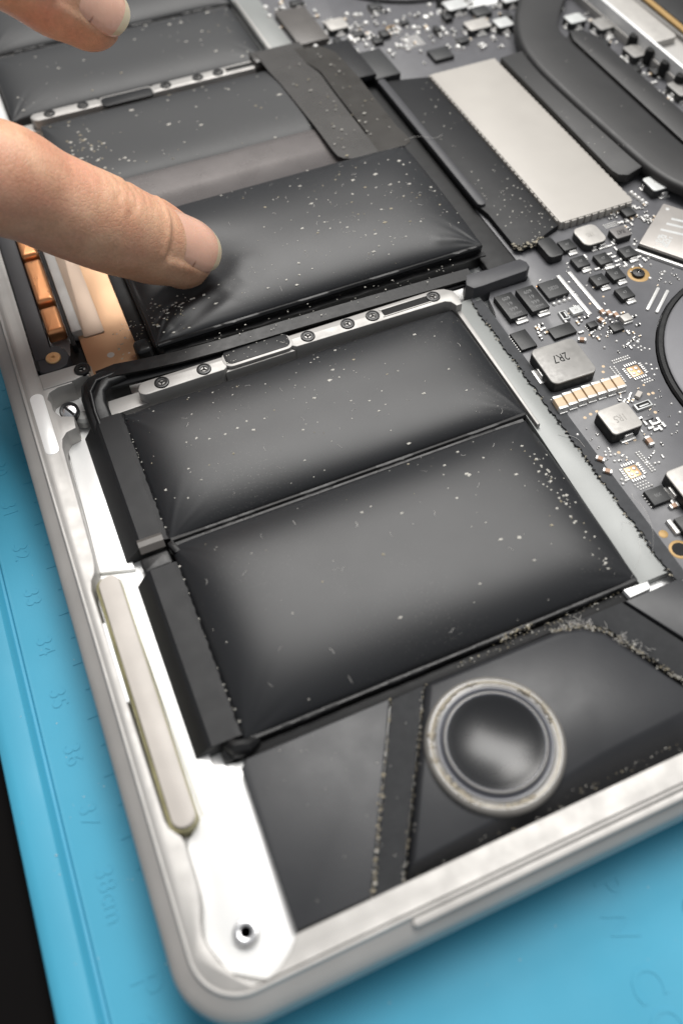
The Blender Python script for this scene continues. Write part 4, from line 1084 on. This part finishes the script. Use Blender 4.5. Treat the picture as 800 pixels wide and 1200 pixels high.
rg.build('surround', ['ring_clear', 'surround', 'glue'], spk, True, 50)
gr_ = MB()
for i in range(120):
    a_ = 2 * math.pi * i / 120
    if 0.5 + 0.5 * math.sin(a_ * 1.0 - 1.2) + 0.35 * math.sin(a_ * 3 + 1) < 0.28: continue
    rr_ = 9.0 + 0.16 * math.sin(a_ * 5) + random.uniform(-.1, .1)
    gr_.speck(SX + rr_ * math.cos(a_), SY + rr_ * math.sin(a_), 0.86, random.uniform(0.2, 0.5), 0, 0.2)
tag(gr_.build('ring_glue', 'glue', spk, True, 180), kind='stuff')
cn_ = MB(); prof = [(6.85, 0.72)]
for i in range(13):
    r_ = 6.5 * (1 - i / 12.3); prof.append((r_, 0.62 - 1.2 * (1 - (r_ / 6.5) ** 2)))
cn_.lathe(SX, SY, [(r_, z + 0.6) for r_, z in prof], 64); cn_.build('cone', 'cone', spk, True, 60)

# crumbs along the foam edges of the speaker
cb_ = MB()
def crumbs_line(pts, n, spread, z, r0, r1, light=0.6):
    for i in range(n):
        t = random.random() * (len(pts) - 1); k_ = int(t); f_ = t - k_
        x = pts[k_][0] + (pts[k_ + 1][0] - pts[k_][0]) * f_ + random.gauss(0, spread)
        y = pts[k_][1] + (pts[k_ + 1][1] - pts[k_][1]) * f_ + random.gauss(0, spread)
        cb_.speck(x, y, z + random.uniform(-.1, .25), random.uniform(r0, r1), 0 if random.random() < light else (1 if random.random() < 0.6 else 2), 0.7)
crumbs_line([(38.5, 25.3), (24.8, 1.7)], 120, 0.12, -1.2, 0.03, 0.15)
crumbs_line([(33.0, 16.0), (25.0, 2.0)], 24, 0.15, -1.1, 0.08, 0.26, 0.75)
crumbs_line([(44.1, 25.4), (29.3, 1.7)], 110, 0.12, -1.25, 0.03, 0.13)
crumbs_line([(31, 2.6), (50, 2.8), (62, 3.2), (76, 3.6)], 170, 0.5, -2.6, 0.03, 0.13, 0.3)
crumbs_line([(66, 25.4), (70.5, 24.7), (73.6, 22.4), (77.4, 15.5), (80, 10)], 420, 0.26, -1.35, 0.03, 0.15, 0.45)
crumbs_line([(50, 26.6), (66, 27), (80, 27.2)], 140, 0.35, -2.3, 0.03, 0.13, 0.4)
crumbs_line([(58, 27.4), (64, 27.9)], 60, 0.25, -1.5, 0.05, 0.2, 0.7)
tag(cb_.build('foam_crumbs', ['crumb', 'dust', 'ragged'], None, False), 'yellowish crumbs along the foam edges of the speaker', 'dust', None, 'stuff')

# ------------------------------------------------------------------ dust specks on the cells
du = MB()
def specks(fn, c, n, r0=0.06, r1=0.2, focus=None, dens=None, dz=0.03):
    k_ = 0
    while k_ < n:
        x = random.uniform(c[0] + 1, c[1] - 1); y = random.uniform(c[2] + 0.8, c[3] - 0.8)
        if focus and random.random() > focus(x, y): continue
        k_ += 1
        r = r0 + (r1 * 1.25 - r0) * random.random() ** 2.6
        du.speck(x, y, fn(x, y) + dz, r, 0 if random.random() < 0.86 else 1, 0.5)
specks(f1, C1, 140, 0.06, 0.25, lambda x, y: 0.25 + 0.75 * (abs(x - 38) < 26) * (y > 72))
specks(f2, C2, 75, 0.07, 0.26, lambda x, y: 0.25 + 0.75 * (x > 55) * (y > 40))
for i in range(60):
    y = random.uniform(30, 58); x = 79.5 + random.gauss(0, 0.8) - (y - 30) * 0.02
    du.speck(x, y, f2(x, y), random.uniform(0.07, 0.3), 0 if random.random() < 0.7 else 1, 0.5)
specks(f3, C3, 190, 0.07, 0.30, lambda x, y: 0.12 + 0.88 * math.exp(-((x - 80) / 14) ** 2) * math.exp(-((y - 122) / 12) ** 2) + 0.4 * math.exp(-((x - 48) / 10) ** 2 - ((y - 115) / 5) ** 2))
for i in range(70):
    x = 31 + random.gauss(0, 3.2); y = 113.5 + random.gauss(0, 2.6) + (x - 31) * -0.1
    if 27.5 < x < 50 and 108 < y < 140: du.speck(x, y, f3(x, y) + 0.04, random.uniform(0.07, 0.28), 0 if random.random() < 0.7 else 1, 0.5)
specks(f4, C4, 80, 0.09, 0.34); 
for i in range(60):
    x = 30 + random.gauss(0, 2.2); y = 172 + random.gauss(0, 5)
    if 22.5 < x < 60 and 161 < y < 189: du.speck(x, y, f4(x, y) + 0.04, random.uniform(0.1, 0.34), 1 if random.random() < 0.4 else 0, 0.5)
specks(f5, C5, 70, 0.1, 0.36); specks(f6, C6, 20, 0.1, 0.3)
for i in range(50): du.speck(random.uniform(82.5, 98), random.uniform(146, 190), 1.55 + 0.3, random.uniform(0.1, 0.3), 0 if random.random() < 0.7 else 1, 0.5)
for i in range(90):
    y = random.uniform(106, 170); du.speck(random.uniform(106.5, 116.5) , y if random.random() < 0.5 else random.uniform(106, 125), -1.07, random.uniform(0.05, 0.2), 0, 0.5)
for i in range(60): du.speck(random.uniform(30, 90), 105.6 + random.uniform(-3.4, 0.8), random.uniform(0.4, 0.8), random.uniform(0.05, 0.16), 0, 0.5)
for i in range(26): du.speck(random.uniform(38, 51), random.uniform(98, 101), 0.18, random.uniform(0.05, 0.13), 0, 0.5)
for i in range(60): du.speck(random.uniform(20, 30), random.uniform(107, 116), 0.2 + random.uniform(-1.0, 0.6), random.uniform(0.06, 0.22), 0 if random.random() < 0.6 else 1, 0.6)
for i in range(40): du.speck(random.uniform(136, 162), random.uniform(118, 168), 1.58 if random.random() < 0.5 else 0.55, random.uniform(0.05, 0.15), 0, 0.5)
for i in range(70): du.speck(random.uniform(16, 76), random.uniform(2, 25), -0.85, random.uniform(0.04, 0.1), 0, 0.5)
for i in range(60):
    x, y = random.uniform(-19, -4), random.uniform(-10, 100)
    if i % 3 == 0: x, y = random.uniform(0, 75), random.uniform(-28, -8)
    du.speck(x, y, ZM + 0.03 if x > -12 else -12.58, random.uniform(0.03, 0.12), 0, 0.5)
tag(du.build('dust_specks', ['dust', 'crumb'], None, False), 'pale dust specks scattered over the black battery cells', 'dust', None, 'stuff')

# loose fibres
fb = MB()
def fibre(pts, r=0.018): fb.tube([tuple(p) for p in smooth(pts, 6)], r, 5)
fibre([(88.6, 31, -2.2), (89.8, 34, 0.4), (90.8, 38, 0.8), (91.6, 41.5, -1.2), (92.6, 43, -2.2)])
fibre([(82.5, 28.5, -1.2), (85.2, 31.0, 1.0), (87.2, 35.5, 0.6), (88.0, 39.0, -2.6)])
for i in range(60):                                          # short lint lying on the cells
    c_, fn_ = random.choice(((C1, f1), (C2, f2), (C3, f3), (C3, f3)))
    x, y = random.uniform(c_[0] + 3, c_[1] - 3), random.uniform(c_[2] + 2, c_[3] - 2)
    if c_ is C3 and x < 50: x += 30
    a_ = random.uniform(0, 6.28); pts_ = []
    for k_ in range(5):
        pts_.append((x, y, fn_(x, y) + 0.03)); a_ += random.uniform(-.8, .8); x += 0.28 * math.cos(a_); y += 0.28 * math.sin(a_)
    fb.tube(pts_, random.uniform(0.015, 0.035), 4)
for i in range(70):                                          # matted fluff at the speaker foam
    t = random.random(); x = 67 + 11 * t + random.gauss(0, .4); y = 25.4 - 9 * max(0, t - .35) * 1.5 + random.gauss(0, .4); a_ = random.uniform(0, 6.28); pts_ = []
    z = -1.3
    for k_ in range(5):
        pts_.append((x, y, z)); a_ += random.uniform(-.9, .9); x += 0.3 * math.cos(a_); y += 0.3 * math.sin(a_); z += random.uniform(-.1, .2)
    fb.tube(pts_, random.uniform(0.015, 0.03), 4)
fibre([(86.5, 60, -3.8), (88.2, 59.4, -2.6), (90.2, 57.4, -2.2), (90.6, 55, -2.3)], 0.025)
fibre([(98, 146, 1.8), (102, 147.5, 0.8), (106.5, 146.8, -0.4), (109, 148, -0.9)], 0.03)
tag(fb.build('loose_fibres', 'fibre', None, True, 60), 'thin pale fibres caught along the board edge', 'fibre', None, 'stuff')

# ------------------------------------------------------------------ hand
def tube_loft(joints, radii, n=28, flat=0.92, up=(0, 0, 1), tip_round=True, per=10):
    """smooth limb through joints (last = centre of the rounded end)"""
    P = smooth(joints, per); Rr = []
    m_ = len(joints)
    for i in range(m_ - 1):
        for k_ in range(per):
            t = k_ / per; t = t * t * (3 - 2 * t)
            Rr.append(radii[i] + (radii[i + 1] - radii[i]) * t)
    Rr.append(radii[-1])
    pts = [(P[i], Rr[i]) for i in range(len(P))]
    d = (P[-1] - P[-2]).normalized()
    if tip_round:
        for k_ in range(1, 8):
            a_ = k_ / 7.2 * math.pi / 2
            pts.append((P[-1] + d * radii[-1] * math.sin(a_), radii[-1] * math.cos(a_)))
    d0 = (P[0] - P[1]).normalized(); pre = []
    for k_ in range(1, 6):
        a_ = k_ / 5.2 * math.pi / 2
        pre.append((P[0] + d0 * radii[0] * math.sin(a_), radii[0] * math.cos(a_)))
    pts = list(reversed(pre)) + pts
    V = []; F = []
    for i, (p, r) in enumerate(pts):
        t = (pts[min(i + 1, len(pts) - 1)][0] - pts[max(i - 1, 0)][0]).normalized()
        u = Vector(up).cross(t).normalized(); w = t.cross(u)
        for k_ in range(n):
            a_ = 2 * math.pi * k_ / n
            V.append(p + u * r * math.cos(a_) + w * r * flat * math.sin(a_))
    for i in range(len(pts) - 1):
        for k_ in range(n):
            j = (k_ + 1) % n; F.append([i * n + k_, i * n + j, (i + 1) * n + j, (i + 1) * n + k_])
    F.append(list(reversed(range(n)))); F.append([(len(pts) - 1) * n + k_ for k_ in range(n)])
    return V, F

NROLL = 0.5
I_T = Vector((37.3, 120.6, 9.5)); I_D = Vector((25.0, 119.6, 20.8)); I_P = Vector((9.5, 121.5, 34.0)); I_M = Vector((-27, 131, 46))
M_T = Vector((34.6, 149.0, 42.0)); M_D = Vector((24.0, 150.0, 52.5)); M_P = Vector((7, 150.5, 62)); M_M = Vector((-29, 152, 50))
hm = MB()
for J, Rd, fl_ in (
    ([I_M, I_M.lerp(I_P, 0.5), I_P, I_P.lerp(I_D, 0.5), I_D, I_D.lerp(I_T, 0.55), I_T], [10.5, 9.6, 9.6, 8.9, 8.8, 8.3, 7.0], 0.95),
    ([M_M, M_M.lerp(M_P, 0.5), M_P, M_P.lerp(M_D, 0.5), M_D, M_D.lerp(M_T, 0.55), M_T], [10.5, 9.4, 9.2, 8.3, 8.2, 7.8, 6.4], 0.93),
    ([Vector((-34, 172, 48)), Vector((-14, 175, 60)), Vector((2, 176, 66)), Vector((18, 175, 58)), Vector((25, 174, 47))], [10, 9, 8.8, 8, 6.8], 0.93),
    ([Vector((-44, 189, 43)), Vector((-28, 194, 52)), Vector((-16, 196, 57)), Vector((-4, 196, 51)), Vector((2, 195, 43))], [9, 8, 7.6, 7, 6], 0.93),
    ([Vector((-78, 138, 36)), Vector((-58, 118, 33)), Vector((-38, 108, 31)), Vector((-22, 106, 29)), Vector((-12, 107, 27))], [15, 12, 10.5, 9.6, 8.4], 0.9),
    ([Vector((-100, 148, 40)), Vector((-62, 136, 44)), I_M], [17, 14, 11.5], 0.85),
    ([Vector((-100, 158, 42)), Vector((-64, 152, 47)), M_M], [18, 14, 11.5], 0.85),
    ([Vector((-100, 166, 41)), Vector((-66, 168, 45)), Vector((-34, 172, 47))], [17, 14, 11], 0.85),
    ([Vector((-100, 172, 39)), Vector((-70, 182, 41)), Vector((-44, 189, 42))], [16, 13, 10], 0.85),
    ([Vector((-170, 184, 54)), Vector((-140, 172, 48)), Vector((-112, 161, 43)), Vector((-92, 156, 41))], [29, 28, 25, 22], 0.78)):
    V, F = tube_loft(J, Rd, 26, fl_)
    hm.add(V, F)
tmp = hm.build('hand_raw', 'skin')
rm = tmp.modifiers.new('remesh', 'REMESH'); rm.mode = 'VOXEL'; rm.voxel_size = 0.00055
rm.use_smooth_shade = True
dg = bpy.context.evaluated_depsgraph_get()
hme = bpy.data.meshes.new_from_object(tmp.evaluated_get(dg))
bpy.data.objects.remove(tmp)
co = np.empty(len(hme.vertices) * 3); hme.vertices.foreach_get('co', co); co = co.reshape(-1, 3) / S
ed = np.empty(len(hme.edges) * 2, dtype=np.int64); hme.edges.foreach_get('vertices', ed); ed = ed.reshape(-1, 2)
deg = np.bincount(ed.ravel(), minlength=len(co)).astype(float)[:, None]
def relax(c, it, lam):
    for _ in range(it):
        s_ = np.zeros_like(c)
        for ax in range(3):
            s_[:, ax] = np.bincount(ed[:, 0], weights=c[ed[:, 1], ax], minlength=len(c)) + np.bincount(ed[:, 1], weights=c[ed[:, 0], ax], minlength=len(c))
        c = c + lam * (s_ / deg - c)
    return c
co = relax(co, 14, 0.5)
# finger details: creases over the joints, pad flattened on the cell
def frame(T, D):
    a_ = np.array((T - D).normalized()); u = np.array([0, 0, 1.0]) - a_ * a_[2]; u /= np.linalg.norm(u); s_ = np.cross(a_, u)
    return a_, u, s_
nor = np.empty(len(hme.vertices) * 3); hme.vertices.foreach_get('normal', nor); nor = nor.reshape(-1, 3)
for (T, D, roll) in ((I_T, I_D, 0.0), (M_T, M_D, 0.0)):
    a_, u, s_ = frame(T, D)
    rel = co - np.array(D); t = rel @ a_; h = rel @ u; w = rel @ s_
    near = (np.abs(t) < 9) & (np.sqrt(h ** 2 + w ** 2) < 12)
    rnd = random.Random(3)
    crs = [(-3.6, 0.22, 0.32), (-2.2, 0.34, 0.34), (-0.7, 0.30, 0.30), (0.7, 0.38, 0.34), (2.0, 0.26, 0.3), (3.3, 0.24, 0.28), (-5.2, 0.12, 0.26), (4.6, 0.12, 0.24)]
    crs += [(rnd.uniform(-6, 6), rnd.uniform(0.04, 0.09), 0.22) for _ in range(10)]
    for k_, (t0, dp, wd) in enumerate(crs):
        tt = t - t0 - rnd.uniform(-.07, .07) * w - 0.3 * np.sin(w * rnd.uniform(.5, 1.1) + k_ * 1.7) - 0.12 * np.sin(w * 2.4 + k_)
        c0, cw = rnd.uniform(-2.5, 2.5), rnd.uniform(3.0, 6.5)
        amt = dp * np.exp(-(tt / wd) ** 2) * np.clip((h + 2.0) / 6, 0, 1) * np.exp(-((w - c0) / cw) ** 4) * near
        co -= nor * amt[:, None]
    bul = 0.25 * np.exp(-((t + 0.5) / 4.5) ** 2) * np.clip(h / 6, 0, 1) * near
    co += nor * bul[:, None]
OTHER = ((Vector((25, 174, 47)), Vector((18, 175, 58)), 6.9, 0.3), (Vector((2, 195, 43)), Vector((-4, 196, 51)), 6.1, 0.3), (Vector((-12, 107, 27)), Vector((-22, 106, 29)), 8.2, 0.5))
for (T, D, r) in ((I_T, I_D, 7.3), (M_T, M_D, 6.9)) + tuple(o_[:3] for o_ in OTHER):
    a_, u, s_ = frame(T, D); L = (T - D).length
    rel = co - np.array(D); t = rel @ a_; h = rel @ u; w = rel @ s_
    an = np.arctan2(w, h) - NROLL; rad_ = np.sqrt(h ** 2 + w ** 2)
    near = (t > L + r - 18) & (t < L + 9) & (rad_ < 12)
    q = (t - (L + r * 0.80 - 14.0)) / 14.0
    ins = np.clip((0.92 - np.abs(an)) / 0.10, 0, 1) * np.clip((q + 0.02) / 0.06, 0, 1)
    ring_ = np.exp(-((np.abs(an) - 1.0) / 0.14) ** 2) * np.clip(q / 0.1, 0, 1) * np.clip((0.95 - q) / 0.2, 0, 1) + np.exp(-((q + 0.03) / 0.045) ** 2) * (np.abs(an) < 0.9)
    co -= nor * ((0.45 * ins - 0.30 * ring_) * near)[:, None]
# flatten the pad where the finger presses
floor_ = 3.0
m_ = (np.abs(co[:, 0] - 38) < 14) & (np.abs(co[:, 1] - 121) < 12) & (co[:, 2] < floor_ + 1.5)
co[m_, 2] = floor_ + (co[m_, 2] - floor_) * 0.35 + 0.4
co = relax(co, 1, 0.3)
hme.vertices.foreach_set('co', (co * S).ravel()); hme.update()
hme.materials.clear(); hme.materials.append(MATS['skin'])
hme.polygons.foreach_set('use_smooth', [True] * len(hme.polygons))
hand = bpy.data.objects.new('hand', hme); col.objects.link(hand)
tag(hand, 'bare hand reaching in from the left, index finger pressing a puffed battery cell', 'hand')

def nail(T, D, r, roll, ln=12.0, wid=0.95, t_start=0.0):
    a_ = (T - D).normalized(); u = Vector((0, 0, 1)) - a_ * a_.z; u.normalize(); s_ = a_.cross(u)
    u2 = u * math.cos(roll) + s_ * math.sin(roll); s2 = a_.cross(u2)
    b = MB(); V = []; F = []; mi = []
    NA, NL = 18, 18
    L = (T - D).length
    for layer in (0, 1):
        for i in range(NL + 1):
            q = i / NL; t = L + r * 0.80 - ln + q * ln
            # width profile: rounded base, rounded free edge
            wf = wid * (1 - 0.5 * max(0, (0.22 - q) / 0.22) ** 2.2) * (1 - 0.22 * max(0, (q - 0.8) / 0.2) ** 2.0)
            for k_ in range(NA + 1):
                c_ = -1 + 2 * k_ / NA
                an = c_ * wf
                tt = t - 0.9 * (c_ * c_) * (1 if q > 0.5 else -0.4)
                over = max(0, tt - L)
                rr_ = r + 0.28 - (0.36 if q < 0.12 else 0) * (1 - q / 0.12 if q < 0.12 else 0)
                drop = 0.55 * (r - math.sqrt(max(0.0, r * r - min(over, r) ** 2)))
                base = D + a_ * tt
                lift = (rr_ - drop) * 0.98
                p_ = base + (u2 * (math.cos(an) * lift * 0.95) + s2 * (math.sin(an) * lift * 0.97))
                if abs(c_) > 0.9: p_ -= u2 * 0.25
                if layer: p_ = p_ - u2 * 0.45
                V.append(p_)
    W = NA + 1; o2 = (NL + 1) * W
    for i in range(NL):
        for k_ in range(NA):
            A = i * W + k_; 
            F.append([A, A + 1, A + W + 1, A + W]); mi.append(1 if i >= NL - 2 else 0)
            F.append([o2 + A, o2 + A + W, o2 + A + W + 1, o2 + A + 1]); mi.append(1 if i >= NL - 2 else 0)
    for k_ in range(NA):
        for row in (0, NL): A = row * W + k_; F.append([A, o2 + A, o2 + A + 1, A + 1]); mi.append(1 if row else 0)
    for i in range(NL):
        for k_ in (0, NA): A = i * W + k_; F.append([A, A + W, o2 + A + W, o2 + A]); mi.append(0)
    b.add(V, F); b.m = mi
    return b.build('fingernail', ['nail', 'nail_edge'], hand, True, 50)
nail(I_T, I_D, 7.3, NROLL, 14.0, 0.86)
nail(M_T, M_D, 6.9, NROLL, 14.0, 0.86)
for T_, D_, r_, ro_ in OTHER: nail(T_, D_, r_, NROLL, 14.0, 0.86)
